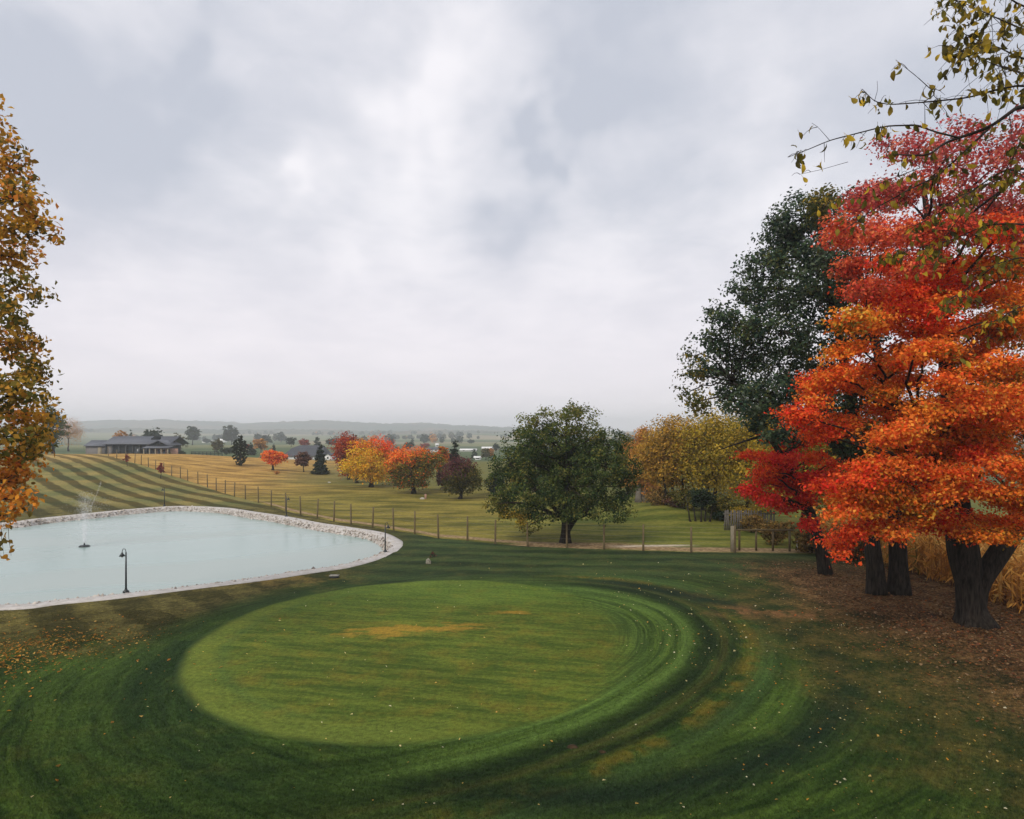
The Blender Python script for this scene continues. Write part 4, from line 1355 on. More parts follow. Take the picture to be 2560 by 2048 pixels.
LM2, LV2, LF2 = leaf_meshes(LFM, 0.17, 0.12)
pxl = 1280 + cp_left[:, 0] / cp_left[:, 1] * FPX
cand = cp_left[(pxl > -10)]
sel = cand[rng.integers(0, len(cand), 300)] + rng.normal(0, 0.16, (300, 3))
hang = [w(rng.uniform(-6, 40), rng.uniform(1300, 1395), LD + rng.uniform(-.5, .5)) for _ in range(16)]
sel[:16] = hang
place_leaves(t_left, sel, LM2, 'leaf', tilt=0.8, weights=[.42, .33, .25])
hm_ = MB()
for px in (4, 22, -6):
    hm_.tube(np.array([w(px - 12, 1250, LD), w(px - 2, 1300, LD), w(px, 1345, LD), w(px + 6, 1390, LD)]) - B, [0.012, 0.009, 0.007, 0.004], 4, cap=False)
hm_.build('twig', M['twig'], t_left)

# ------------------------------------------------------------------ lone round tree by the fence
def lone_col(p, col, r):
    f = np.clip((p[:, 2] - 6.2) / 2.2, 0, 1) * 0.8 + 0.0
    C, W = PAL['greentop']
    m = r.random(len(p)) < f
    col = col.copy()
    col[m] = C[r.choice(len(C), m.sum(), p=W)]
    low = (r.random(len(p)) < 0.55) & (p[:, 0] < -2.6) & (p[:, 2] < 3.4)
    C, W = PAL['greenyel']
    col[low] = C[r.choice(len(C), low.sum(), p=W)]
    return col


rng = np.random.default_rng(40)
B = at(1415, 1357)
D = B[1]
t = thing('round_tree', 'broad round dark green tree standing alone beyond the wire fence', 'tree', B)
lobes = []
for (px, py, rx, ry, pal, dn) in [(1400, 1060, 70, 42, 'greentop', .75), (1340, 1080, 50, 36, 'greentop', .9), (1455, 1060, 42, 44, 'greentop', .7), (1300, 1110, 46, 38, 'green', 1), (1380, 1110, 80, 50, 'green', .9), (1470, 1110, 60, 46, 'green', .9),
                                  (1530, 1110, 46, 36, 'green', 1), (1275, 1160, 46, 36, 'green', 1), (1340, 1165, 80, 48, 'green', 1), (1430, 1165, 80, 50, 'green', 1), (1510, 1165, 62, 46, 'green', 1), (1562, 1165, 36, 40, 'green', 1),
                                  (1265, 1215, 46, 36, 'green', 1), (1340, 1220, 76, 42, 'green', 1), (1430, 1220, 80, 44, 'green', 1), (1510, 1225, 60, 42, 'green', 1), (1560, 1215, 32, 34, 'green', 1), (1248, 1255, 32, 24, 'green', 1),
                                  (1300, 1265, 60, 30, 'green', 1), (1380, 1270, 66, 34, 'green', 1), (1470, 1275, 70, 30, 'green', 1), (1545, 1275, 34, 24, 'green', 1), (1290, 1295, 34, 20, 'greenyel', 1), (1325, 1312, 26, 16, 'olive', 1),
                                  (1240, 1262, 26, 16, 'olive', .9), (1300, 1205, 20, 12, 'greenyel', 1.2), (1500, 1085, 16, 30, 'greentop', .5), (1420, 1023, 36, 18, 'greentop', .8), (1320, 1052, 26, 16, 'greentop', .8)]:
    d = D + rng.uniform(-2.6, 1.6)
    lobes.append(lobe(w(px, py, d), (rx / FPX * d, rx / FPX * d * 1.1, ry / FPX * d), pal, 0, dn))
for k in range(12):
    u = unit(rng.normal(size=3))
    lobes.append(lobe(B + np.array([u[0] * 2.8, abs(u[1]) * 3.2, 4.6 + u[2] * 1.8]), (1.6, 1.6, 1.3), 'green', 0, .7))
stems = [stem_of([B + (0, 0, -0.1), B + (0, 0, 0.6), B + (0.02, 0, 1.6), B + (0.0, 0, 3.5), B + (0, 0, 6.8)], [0.40, 0.29, 0.26, 0.19, 0.06], 14),
         stem_of([B + (0.1, 0, 0.7), B + (0.6, 0, 1.5), B + (1.3, 0, 2.3), B + (2.3, 0, 3.6)], [0.15, 0.13, 0.11, 0.05], 10),
         stem_of([B + (0.02, 0, 1.2), B + (-0.7, -0.1, 2.2), B + (-1.7, -0.2, 3.2)], [0.16, 0.13, 0.06], 10),
         stem_of([B + (0.2, 0, 1.0), B + (0.55, -0.2, 2.0), B + (0.9, -0.3, 3.4)], [0.13, 0.11, 0.05], 10)]
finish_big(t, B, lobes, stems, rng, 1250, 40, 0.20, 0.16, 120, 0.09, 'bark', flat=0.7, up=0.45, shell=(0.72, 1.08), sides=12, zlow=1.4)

# ------------------------------------------------------------------ the yellow wood right of it
def px_tree(name, label, cat, px, base_py, top_py, rx_px, pal, seed, dist=None, **kw):
    if dist is None:
        g = at(px, base_py)
    else:
        g = np.array([(px - 1280) / FPX * dist, dist, 0.0])
        g[2] = float(H(g[0], g[1]))
    h = CH + (HOR - top_py) / FPX * g[1] - g[2]
    return make_tree(name, label, cat, g, h, rx_px / FPX * g[1], pal, seed, **kw)


G5 = 'yellow trees of the wood beyond the fence'
px_tree('birch_tree', 'slim peach yellow tree with a pale split trunk at the wood edge', 'tree', 1604, 1256, 1060, 60, 'peach', 51, nleaf=11000, ls=0.22, crown_base=.10, shape='oval', nlobe=14, stems_xy=[(-.25, 0), (.3, .1)], bark='bark_pale', group=G5, trunk_r=.32)
px_tree('elm_tree', 'olive tree at the wood edge half hidden behind the lone round tree', 'tree', 1572, 1240, 1090, 56, 'olive', 52, nleaf=8000, ls=0.24, crown_base=.12, nlobe=12, group=G5)
px_tree('elm_tree', 'broad ochre tree on several thin stems behind the low dark bush', 'tree', 1690, 1264, 1034, 108, 'ochre', 53, nleaf=17000, ls=0.21, crown_base=.12, nlobe=34, stems_xy=[(-.9, 0), (-.2, .2), (.5, 0)], trunk_r=.13, group=G5, ntwig=120)
px_tree('elm_tree', 'yellow olive tree rising highest in the wood under the oak branches', 'tree', 1790, 1286, 1002, 116, 'yelol', 54, nleaf=19000, ls=0.20, crown_base=.14, nlobe=36, group=G5, ntwig=120, trunk_r=.2)
px_tree('elm_tree', 'yellow tree nearest the crimson maple in the wood', 'tree', 1866, 1306, 1016, 96, 'yelol', 55, nleaf=16000, ls=0.18, crown_base=.08, nlobe=32, group=G5, ntwig=100, trunk_r=.16)
px_tree('elm_tree', 'dim olive tree behind the twin stems of the oak', 'tree', 2010, 1340, 1050, 150, 'yelol', 56, nleaf=16000, ls=0.22, crown_base=.16, nlobe=18, group=G5)
px_tree('elm_tree', 'brown olive tree hidden far behind the towering maple', 'tree', 2230, 1345, 1000, 200, 'olive', 57, nleaf=16000, ls=0.24, crown_base=.16, nlobe=18, group=G5)
px_tree('pine_bush', 'low dark green bush on five bare stems in front of the yellow wood', 'bush', 1752, 1304, 1222, 36, 'darkshrub', 58, nleaf=3500, ls=0.16, crown_base=.42, nlobe=10, stems_xy=[(-.8, 0), (-.4, .1), (0, -.1), (.35, .1), (.7, 0)], trunk_r=.07)
px_tree('pine_tree', 'dark green young pine among the yellow trees above the low bush', 'tree', 1756, 1292, 1130, 26, 'darkshrub', 59, dist=58.5, nleaf=2600, ls=0.16, crown_base=.5, nlobe=8)
for k, (px, bp, tp, rx, pl, lb) in enumerate([(1940, 1362, 1300, 44, 'brush', 'tawny brush by the rail gate under the crimson maple'), (2030, 1382, 1318, 46, 'brush', 'tawny brush behind the white stake'),
                                              (1885, 1330, 1288, 34, 'brush', 'tawny brush against the grey slatted fence'), (2120, 1398, 1310, 60, 'brush', 'brown brush left of the twin oak stems'), (1810, 1302, 1270, 30, 'darkshrub', 'dark thicket right of the low dark bush'),
                                              (2300, 1400, 1330, 70, 'brush', 'brown brush in the gap left of the maple trunk'), (2420, 1395, 1300, 80, 'brush', 'brown brush behind the maple trunk'), (1700, 1268, 1248, 36, 'brownp', 'dead brown scrub at the feet of the ochre tree')]):
    px_tree('wild_shrub', lb, 'shrub', px, bp, tp, rx, pl, 600 + k, nleaf=2600, ls=0.15, crown_base=.02, nlobe=10, trunk_r=.04, ntwig=14, group='brush along the wood edge', squash=.8)

# ------------------------------------------------------------------ the autumn maples across the pasture
def yel_col(p, col, r):
    q = p[:, 0] * 0.8 + (p[:, 2] - 4.6) * 1.0 + r.normal(0, 0.45, len(p))
    col = col.copy()
    for key, m in (('redor', q > 2.1), ('amber', (q > 1.0) & (q <= 2.1))):
        C, W = PAL[key]
        col[m] = C[r.choice(len(C), m.sum(), p=W)]
    m = (p[:, 2] > 5.2) & (q < 1.9) & (r.random(len(p)) < .7)
    C, W = PAL['amber']
    col[m] = C[r.choice(len(C), m.sum(), p=W)]
    return col


def third_col(p, col, r):
    q = (p[:, 2] - 3.0) - p[:, 0] * 0.35 + r.normal(0, 0.5, len(p))
    col = col.copy()
    m = q > 1.5
    C, W = PAL['orange']
    col[m] = C[r.choice(len(C), m.sum(), p=W)]
    m = (q < 0.7) & (r.random(len(p)) < .72)
    C, W = PAL['olive']
    col[m] = C[r.choice(len(C), m.sum(), p=W)]
    return col


def plum_col(p, col, r):
    q = (p[:, 2] - 2.6) - p[:, 0] * 0.4 + r.normal(0, 0.5, len(p))
    col = col.copy()
    m = q < 0.4
    C, W = PAL['olive']
    col[m] = C[r.choice(len(C), m.sum(), p=W)] * 0.7
    return col


px_tree('elm_tree', 'dull olive tree filling the back of the wood between the peach and ochre trees', 'tree', 1650, 1232, 1085, 80, 'olive', 581, nleaf=9000, ls=0.28, crown_base=.02, nlobe=22, group=G5)
px_tree('elm_tree', 'dull olive tree filling the back of the wood behind the highest yellow tree', 'tree', 1770, 1236, 1060, 100, 'yelol', 582, nleaf=10000, ls=0.28, crown_base=.02, nlobe=22, group=G5)
px_tree('elm_tree', 'dim ochre tree behind the crimson maple at the right of the wood', 'tree', 1920, 1262, 1000, 100, 'ochre', 583, nleaf=9000, ls=0.26, crown_base=.02, nlobe=22, group=G5)
for k, (px, bp, tp, rx, pl, lb) in enumerate([(1650, 1262, 1226, 46, 'brush', 'tawny thicket under the peach yellow tree'), (1812, 1300, 1238, 50, 'olive', 'olive thicket behind the low dark bush'), (1712, 1272, 1222, 44, 'olive', 'olive thicket under the ochre tree'), (1872, 1322, 1262, 50, 'yelol', 'yellow thicket behind the grey slatted fence')]):
    px_tree('wild_shrub', lb, 'shrub', px, bp, tp, rx, pl, 640 + k, nleaf=3200, ls=0.16, crown_base=.01, nlobe=10, trunk_r=.04, ntwig=14, group='brush along the wood edge', squash=.8)
G6 = 'autumn maples across the pasture'
px_tree('maple_tree', 'copper red maple left of the golden maple in the pasture', 'tree', 872, 1199, 1080, 52, 'copper', 61, nleaf=10000, ls=0.26, crown_base=.03, nlobe=18, group=G6, trunk_r=.2, cs=.3)
px_tree('maple_tree', 'golden maple turning scarlet on its upper right side', 'tree', 928, 1218, 1089, 72, 'gold', 62, nleaf=14000, ls=0.24, crown_base=.09, nlobe=22, group=G6, colfn=yel_col, trunk_r=.26, cs=.32)
px_tree('maple_tree', 'small yellow maple tucked behind the golden maple', 'tree', 892, 1208, 1146, 36, 'gold', 63, nleaf=3500, ls=0.24, crown_base=.22, nlobe=10, group=G6, trunk_r=.2)
px_tree('maple_tree', 'orange topped maple with green lower boughs in the pasture', 'tree', 1034, 1234, 1116, 80, 'mixol', 64, nleaf=14000, ls=0.23, crown_base=.10, nlobe=22, group=G6, colfn=third_col, trunk_r=.24, cs=.3)
px_tree('maple_tree', 'dusky purple and green maple nearest the lone round tree', 'tree', 1150, 1248, 1138, 60, 'plum', 65, nleaf=10000, ls=0.21, crown_base=.10, nlobe=18, group=G6, colfn=plum_col, trunk_r=.18, lean=(.5, 0))
px_tree('smoke_tree', 'low plum coloured tree left of the dusky purple maple', 'tree', 1112, 1226, 1160, 22, 'plum', 66, nleaf=2600, ls=0.22, crown_base=.02, nlobe=9, trunk_r=.1)
px_tree('spruce_tree', 'dark spruce poking up behind the dusky purple maple', 'tree', 1137, 1200, 1101, 27, 'conifer', 67, nleaf=3200, ls=0.32, crown_base=.05, nlobe=11, shape='cone')
px_tree('maple_tree', 'rust and olive tree behind the orange topped maple', 'tree', 1106, 1198, 1116, 22, 'mixol', 68, nleaf=2600, ls=0.30, crown_base=.12, nlobe=10)
px_tree('holly_bush', 'dark green bush just left of the lone round tree', 'bush', 1232, 1236, 1178, 26, 'darkshrub', 69, nleaf=3200, ls=0.20, crown_base=.03, nlobe=10)
px_tree('maple_tree', 'small globe shaped scarlet maple between the cypress and the brown tree', 'tree', 682, 1176, 1125, 33, 'orange', 70, nleaf=3600, ls=0.32, crown_base=.26, nlobe=12, trunk_r=.2)
px_tree('plum_tree', 'small brown purple tree in front of the white barn wall', 'tree', 759, 1180, 1127, 20, 'brownp', 71, nleaf=2200, ls=0.34, crown_base=.26, nlobe=10, shape='oval')
px_tree('spruce_tree', 'ragged dark spruce in front of the white barn', 'tree', 801, 1186, 1112, 21, 'conifer', 72, nleaf=3200, ls=0.34, crown_base=.02, nlobe=9, shape='cone')
px_tree('cypress_tree', 'columnar blackish green cypress at the top of the tan field', 'tree', 600, 1164, 1093, 22, 'cypress', 73, nleaf=4200, ls=0.30, crown_base=.01, nlobe=18, shape='column')
px_tree('wild_shrub', 'low orange tuft in the tan field right of the scarlet globe maple', 'shrub', 692, 1186, 1177, 7, 'peach', 74, nleaf=300, ls=0.22, crown_base=.02, nlobe=5, trunk_r=.03, ntwig=4)
px_tree('maple_tree', 'thin pink orange tree on the crest left of the long dark barn', 'tree', 171, 1128, 1040, 48, 'peach', 75, nleaf=6500, ls=0.26, crown_base=.18, nlobe=14, drop=.12, trunk_r=.26, ntwig=80)
px_tree('oak_tree', 'dark green tree rising behind the amber leaves on the left crest', 'tree', 132, 1122, 1008, 40, 'green', 76, nleaf=4200, ls=0.40, crown_base=.12, nlobe=14, dist=150)
px_tree('maple_sapling', 'small dark red sapling on the lawn nearest the barn', 'sapling', 318, 1166, 1133, 8, 'farred', 77, nleaf=420, ls=0.20, crown_base=.30, nlobe=7, shape='oval', trunk_r=.04, ntwig=8, group='red saplings by the fence')
px_tree('maple_sapling', 'bigger dark red sapling on the lawn lower down the fence', 'sapling', 402, 1196, 1156, 12, 'farred', 78, nleaf=700, ls=0.18, crown_base=.28, nlobe=8, shape='oval', trunk_r=.045, ntwig=10, group='red saplings by the fence')

# ------------------------------------------------------------------ trees of the valley
far_trees = [(302, 1112, 1073, 19, 'farora', 'round', 'yellow orange tree behind the barn roof', 225), (328, 1112, 1076, 9, 'far', 'cone', 'grey green pointed tree beside the yellow orange one over the barn roof', 240),
             (386, 1112, 1068, 25, 'far', 'round', 'spreading grey green tree above the barn dormer', 260), (452, 1118, 1083, 17, 'farol', 'round', 'drab olive tree at the right end of the barn', 230),
             (481, 1113, 1064, 20, 'far', 'round', 'dark green tree standing on its own trunk right of the barn', 0), (579, 1112, 1065, 23, 'far', 'round', 'largest dark round tree on the valley floor behind the cypress', 0),
             (543, 1131, 1097, 17, 'farol', 'round', 'thin olive tree left of the low black bush', 0), (566, 1137, 1118, 15, 'darkshrub', 'round', 'low black bush left of the cypress', 0), (629, 1138, 1109, 14, 'conifer', 'cone', 'short dark fir right of the cypress', 0),
             (619, 1128, 1110, 8, 'farred', 'round', 'small red tree peeping between the cypress and the fir', 0), (653, 1131, 1098, 19, 'farora', 'round', 'squarish orange olive tree left of the scarlet globe maple', 0),
             (644, 1108, 1084, 12, 'far', 'round', 'hazy blue green tree above the squarish orange one', 0), (668, 1112, 1087, 13, 'far', 'round', 'hazy dark tree right of the blue green one', 0), (684, 1134, 1110, 8, 'conifer', 'cone', 'small fir tip above the scarlet globe maple', 0),
             (728, 1117, 1092, 14, 'far', 'round', 'round grey green tree left of the dark barn roof', 0), (762, 1121, 1097, 14, 'farred', 'round', 'dull red tree above the dark barn roof', 0), (793, 1121, 1090, 12, 'far', 'cone', 'pale pointed fir above the dark barn roof', 0),
             (703, 1106, 1080, 12, 'far', 'round', 'faint grey tree high in the valley haze', 0), (828, 1116, 1097, 16, 'far', 'round', 'grey clump left of the copper red maple', 0), (978, 1114, 1097, 9, 'far', 'round', 'small round dark tree right of the golden maple', 0),
             (992, 1140, 1116, 11, 'conifer', 'cone', 'blue green fir between the golden and the orange topped maples', 0), (1020, 1128, 1106, 14, 'far', 'round', 'dark tree just above the orange topped maple', 0), (1030, 1114, 1096, 8, 'far', 'cone', 'slender grey tree above the orange topped maple', 0),
             (1067, 1106, 1090, 13, 'far', 'round', 'faint round tree left of the hazy tree row', 0), (1062, 1126, 1108, 12, 'farred', 'round', 'dull purple tree by the far white houses', 0), (1186, 1148, 1122, 10, 'far', 'cone', 'grey green fir by the small white house', 0),
             (1215, 1150, 1119, 14, 'farol', 'round', 'yellow green tree right of the small white house', 0), (1240, 1132, 1108, 10, 'far', 'round', 'dark tree just left of the lone round tree', 0), (1228, 1146, 1120, 12, 'farora', 'round', 'orange topped tree beside the yellow green one', 0),
             (1178, 1110, 1099, 9, 'far', 'round', 'faint small tree in the fields left of the lone round tree', 0), (424, 1142, 1130, 6, 'farol', 'round', 'small shrub by the barn porch', 168), (456, 1143, 1126, 8, 'darkshrub', 'round', 'dark shrub at the end of the brick porch', 166),
             (517, 1110, 1096, 10, 'far', 'round', 'faint grey tree behind the white shed', 0), (1610, 1120, 1082, 20, 'farol', 'round', 'drab tree far behind the peach yellow tree', 130), (1345, 1140, 1108, 12, 'far', 'round', 'grey tree hidden behind the lone round tree', 0)]
for k, (px, bp, tp, rx, pl, sh, lb, ds) in enumerate(far_trees):
    nm = {'cone': 'fir_tree', 'round': 'field_tree'}[sh]
    g = at(px, bp)[1] if not ds else ds
    if 'bush' in lb or 'shrub' in lb:
        nm = 'field_shrub'
    px_tree(nm, lb, 'shrub' if nm == 'field_shrub' else 'tree', px, bp, tp, rx, pl, 800 + k, dist=ds or None, nleaf=900, ls=rx / FPX * g * 0.26, crown_base=.06 if sh == 'cone' or nm == 'field_shrub' else .2, nlobe=9,
            shape=sh, ntwig=0, per=9, cs=rx / FPX * g * .12, group='trees scattered over the valley')


def woodland():
    """Hazy woods and hedgerows too far away to tell one tree from the next."""
    r = np.random.default_rng(90)
    P, Sz = [], []
    rows = [(-700, 900, 640, 60, 46), (-500, 700, 900, 40, 44), (-900, 900, 1250, 60, 90), (60, 330, 1050, 25, 24), (-10, 300, 1500, 70, 60), (-1100, -300, 1500, 70, 60), (-1300, 1300, 1750, 60, 120), (-640, -420, 1000, 30, 26), (-420, -250, 760, 20, 16), (10, 130, 700, 15, 14)]
    for x0, x1, y, dy, n in rows:
        c = r.uniform(x0, x1, max(2, n // 15))
        k_ = r.integers(0, len(c), n)
        x = c[k_] + r.normal(0, (x1 - x0) * 0.028, n)
        yy = y + r.normal(0, dy * 1.6, len(c))[k_] + r.normal(0, dy * .12, n) + (x - c[k_]) * r.normal(0, .25, len(c))[k_]
        for a, b in zip(x, yy):
            h = r.uniform(4, 10)
            P.append((a, b, float(H(a, b)), h))
    V, F, C, nv = [], [], [], 0
    for (x, y, z, h) in P:
        n = 70
        u = unit(r.normal(size=(n, 3)))
        p = np.array([x, y, z + h * 0.52]) + u * np.array([h * 0.46, h * 0.46, h * 0.46]) * r.uniform(.6, 1, (n, 1))
        v, f = leaf_quads(p, unit(u + (0, 0, .4) + r.normal(size=(n, 3)) * .4), np.full(n, h * 0.30), .9, r)
        key = r.choice(['far', 'far', 'far', 'farol', 'farora' if r.random() < .3 else 'far'])
        cc, ww = PAL[key]
        V.append(v); F.append(f + nv); nv += len(v)
        C.append(cc[r.choice(len(cc), n, p=ww)] * r.uniform(.7, 1.2, (n, 1)))
    o = mobj('woodland', np.concatenate(V), np.concatenate(F), M['leaf'], cols=np.concatenate(C))
    tag(o, 'hazy hedgerows and woods spread over the far valley', 'woodland', kind='stuff')


woodland()

# ------------------------------------------------------------------ buildings
def gable_roof(x0, x1, y0, y1, ze, zr, th=0.14):
    ym = (y0 + y1) / 2
    mb = MB()
    for a in (y0, y1):
        v = [(x0, a, ze), (x1, a, ze), (x1, ym, zr), (x0, ym, zr), (x0, a, ze - th), (x1, a, ze - th), (x1, ym, zr - th), (x0, ym, zr - th)]
        f = [(0, 1, 2, 3), (7, 6, 5, 4), (0, 4, 5, 1), (2, 6, 7, 3), (1, 5, 6, 2), (3, 7, 4, 0)]
        mb.add(v, f)
    return mb


def gable_front(x0, x1, xm, y, y2, ze, zr, z0):
    """A wall with a gable facing the camera: box below, prism above."""
    mb = MB().box(x0, x1, y, y2, z0, ze)
    mb.prism([(x0, ze), (x1, ze), (xm + 0.01, zr), (xm - 0.01, zr)], y, y2)
    return mb


BY = 172.0
bx = (263 - 1280) / FPX * BY
t = thing('long_barn', 'long dark barn with a grey roof and brick porch on the crest', 'barn', (bx, BY, float(H(bx + 9, BY)) + 0.1))
z0 = t.location.z
zz = lambda py: CH + (HOR - py) / FPX * BY - z0
xx = lambda px: (px - 263) / FPX * BY
ze, zr = zz(1110), zz(1091)
MB().box(0, xx(384), 0.2, 9, -0.6, ze - 0.1).build('wall', M['dark_wood'], t)
gable_roof(-0.4, xx(428), -0.6, 9.6, ze, zr).build('roof', M['grey_roof'], t)
for k in range(8):
    MB().box(xx(265 + k * 17) - 0.12, xx(265 + k * 17) + 0.12, -0.35, -0.1, -0.6, ze - 0.22).build('post', M['black'], t)
for a, b_ in ((268, 280), (336, 350), (370, 382)):
    MB().box(xx(a), xx(b_), 0.06, 0.17, -0.6, ze - 0.5).build('door', M['grey_wall'] if a < 300 else M['window'], t)
gable_front(xx(385), xx(431), xx(411), -2.6, 4.0, zz(1111), zz(1102), -0.6).build('gable', M['dark_wood'], t)
ro = MB()
for sx, a, b_ in ((-1, 382, 411), (1, 434, 411)):
    v = []
    for dz in (0, -0.16):
        v += [(xx(a), -3.0, zz(1112.5) + dz), (xx(b_), -3.0, zz(1100.5) + dz), (xx(b_), 4.5, zz(1100.5) + dz), (xx(a), 4.5, zz(1112.5) + dz)]
    ro.add(v, [(0, 1, 2, 3), (7, 6, 5, 4), (0, 4, 5, 1), (1, 5, 6, 2), (2, 6, 7, 3), (3, 7, 4, 0)])
ro.build('gable_roof', M['grey_roof'], t)
dm = gable_front(xx(366), xx(388), xx(377), 2.2, 5.0, zz(1097), zz(1089), zz(1100))
dm.build('dormer', M['dark_wood'], t)
pr = MB()
v = [(xx(385), -5.6, zz(1118.5)), (xx(449), -5.6, zz(1118.5)), (xx(447), -2.65, zz(1114)), (xx(387), -2.65, zz(1114))]
v += [(x, y, z - 0.15) for x, y, z in v]
pr.add(v, [(0, 1, 2, 3), (7, 6, 5, 4), (0, 4, 5, 1), (1, 5, 6, 2), (2, 6, 7, 3), (3, 7, 4, 0)])
pr.build('porch_roof', M['grey_roof'], t)
for px in (388, 402, 416, 430, 446):
    MB().box(xx(px) - 0.1, xx(px) + 0.1, -5.4, -5.2, -0.6, zz(1119.5)).build('porch_post', M['post_pale'], t)
MB().box(xx(402), xx(458), -2.3 - 0.4, -2.61, -0.6, zz(1121)).build('porch_wall', M['warm_wall'], t)
for px in (408, 421, 433):
    MB().box(xx(px), xx(px + 6), -2.78, -2.705, 0.0, zz(1123)).build('window', M['window'], t)
# grey shed to its left
sy = 176.0
sx0 = (214 - 1280) / FPX * sy
t = thing('grey_shed', 'weathered grey shed with a pale roof left of the long barn', 'shed', (sx0, sy, float(H(sx0, sy))))
zs = lambda py: CH + (HOR - py) / FPX * sy - t.location.z
MB().box(0, 5.4, 0, 6, -0.6, zs(1115)).build('wall', M['grey_wall'], t)
gable_roof(-0.3, 5.7, -0.5, 6.5, zs(1114.5), zs(1101)).build('roof', M['grey_roof'], t)
MB().box(3.2, 4.2, -0.09, -0.02, -0.4, zs(1117)).build('door', M['post_pale'], t)
# white walled barn in the valley
vy = 196.0
vx = (712 - 1280) / FPX * vy
t = thing('white_barn', 'white walled barn with a big dark roof behind the ragged spruce', 'barn', (vx, vy, float(H(vx, vy))))
zv = lambda py: CH + (HOR - py) / FPX * vy - t.location.z
xv = lambda px: (px - 712) / FPX * vy
MB().box(0, xv(806), 0, 8, -0.4, zv(1139)).build('wall', M['white'], t)
mb = MB()
for (a, b_, c, d) in (((xv(706), -0.6, zv(1140)), (xv(812), -0.6, zv(1140)), (xv(806), 2.0, zv(1121)), (xv(724), 2.0, zv(1121))),
                      ((xv(724), 2.0, zv(1121)), (xv(806), 2.0, zv(1121)), (xv(800), 4.0, zv(1114)), (xv(738), 4.0, zv(1114))),
                      ((xv(812), 8.6, zv(1140)), (xv(706), 8.6, zv(1140)), (xv(738), 4.0, zv(1114)), (xv(800), 4.0, zv(1114))),
                      ((xv(706), 8.6, zv(1140)), (xv(706), -0.6, zv(1140)), (xv(724), 2.0, zv(1121)), (xv(738), 4.0, zv(1114))),
                      ((xv(812), -0.6, zv(1140)), (xv(812), 8.6, zv(1140)), (xv(800), 4.0, zv(1114)), (xv(806), 2.0, zv(1121)))):
    mb.add([a, b_, c, d], [(0, 1, 2, 3)])
mb.build('roof', M['dark_roof'], t)
for px in (716, 735, 765, 774, 792):
    MB().box(xv(px), xv(px + 4), -0.07, -0.01, zv(1147), zv(1142)).build('window', M['window'], t)
t = thing('white_annex', 'small white gabled annex right of the white barn', 'annex', ((818 - 1280) / FPX * vy, vy - 3, float(H(-52, vy))))
gable_front(0, 1.9, 0.95, 0, 6, zv(1139), zv(1134), -0.4).build('wall', M['white'], t)
ro = MB()
for a, b_ in ((-0.2, 0.95), (2.1, 0.95)):
    v = []
    for dz in (0.10, 0.0):
        v += [(a, -0.3, zv(1140) + dz), (b_, -0.3, zv(1133.6) + dz), (b_, 6.3, zv(1133.6) + dz), (a, 6.3, zv(1140) + dz)]
    ro.add(v, [(0, 1, 2, 3), (7, 6, 5, 4), (0, 4, 5, 1), (1, 5, 6, 2), (2, 6, 7, 3), (3, 7, 4, 0)])
ro.build('roof', M['dark_roof'], t)
MB().box(0.7, 1.2, -0.06, -0.01, zv(1146), zv(1141)).build('window', M['window'], t)


def farm_house(px0, px1, base_py, eave_py, ridge_py, label, roofm='dark_roof', wallm='white', dist=None, name='farm_house', cat='house'):
    g = at((px0 + px1) / 2, base_py) if dist is None else np.array([0, dist, 0])
    y = g[1]
    x0, x1 = (px0 - 1280) / FPX * y, (px1 - 1280) / FPX * y
    z = float(H((x0 + x1) / 2, y))
    t = thing(name, label, cat, (x0, y, z), 'far white buildings in the valley')
    he, hr = CH + (HOR - eave_py) / FPX * y - z, CH + (HOR - ridge_py) / FPX * y - z
    wd = x1 - x0
    dp = min(wd, 9.0)
    MB().box(0, wd, 0, dp, -0.5, he).build('wall', M[wallm], t)
    gable_roof(-0.3, wd + 0.3, -0.4, dp + 0.4, he, hr).build('roof', M[roofm], t)
    n = max(1, int(wd / 4))
    for k in range(n):
        a = wd * (k + 0.5) / n
        MB().box(a - 0.5, a + 0.5, -0.08, -0.01, he * 0.3, he * 0.75).build('window', M['window'], t)


farm_house(505, 526, 1107, 1103.5, 1100.5, 'long white shed with a pale roof beyond the thin olive tree', 'white', name='white_shed', cat='shed')
farm_house(548, 562, 1106, 1101, 1096.5, 'white house partly behind the thin olive tree', 'white')
farm_house(1066, 1080, 1131, 1124, 1119, 'white farmhouse behind the rust and olive tree', 'grey_roof')
farm_house(1083, 1096, 1129, 1123, 1118, 'narrower white farmhouse beside the first in the valley', 'grey_roof')
farm_house(1089, 1096, 1118, 1112, 1108.5, 'tiny white house higher in the valley', 'white')
farm_house(1150, 1190, 1128, 1125, 1122, 'long white greenhouse left of the lone round tree', 'white', name='greenhouse', cat='greenhouse')
farm_house(1186, 1202, 1149, 1144, 1140.5, 'small white house beside the grey green fir', 'white')
farm_house(1205, 1246, 1124, 1121, 1117, 'low pale farm shed further up the valley', 'white', wallm='warm_wall', name='farm_shed', cat='shed')
# gravel yard by the barn
yd = MB()
ya, yb = 160.0, 169.0
gxs = np.linspace((425 - 1280) / FPX * 165, (540 - 1280) / FPX * 165, 24)
gv = [(x, y, float(H(x, y)) + 0.10) for y in np.linspace(ya, yb, 5) for x in gxs]
gf = [(r_ * 24 + c, r_ * 24 + c + 1, (r_ + 1) * 24 + c + 1, (r_ + 1) * 24 + c) for r_ in range(4) for c in range(23)]
tag(mobj('gravel_path', gv, gf, M['gravel']), kind='structure')
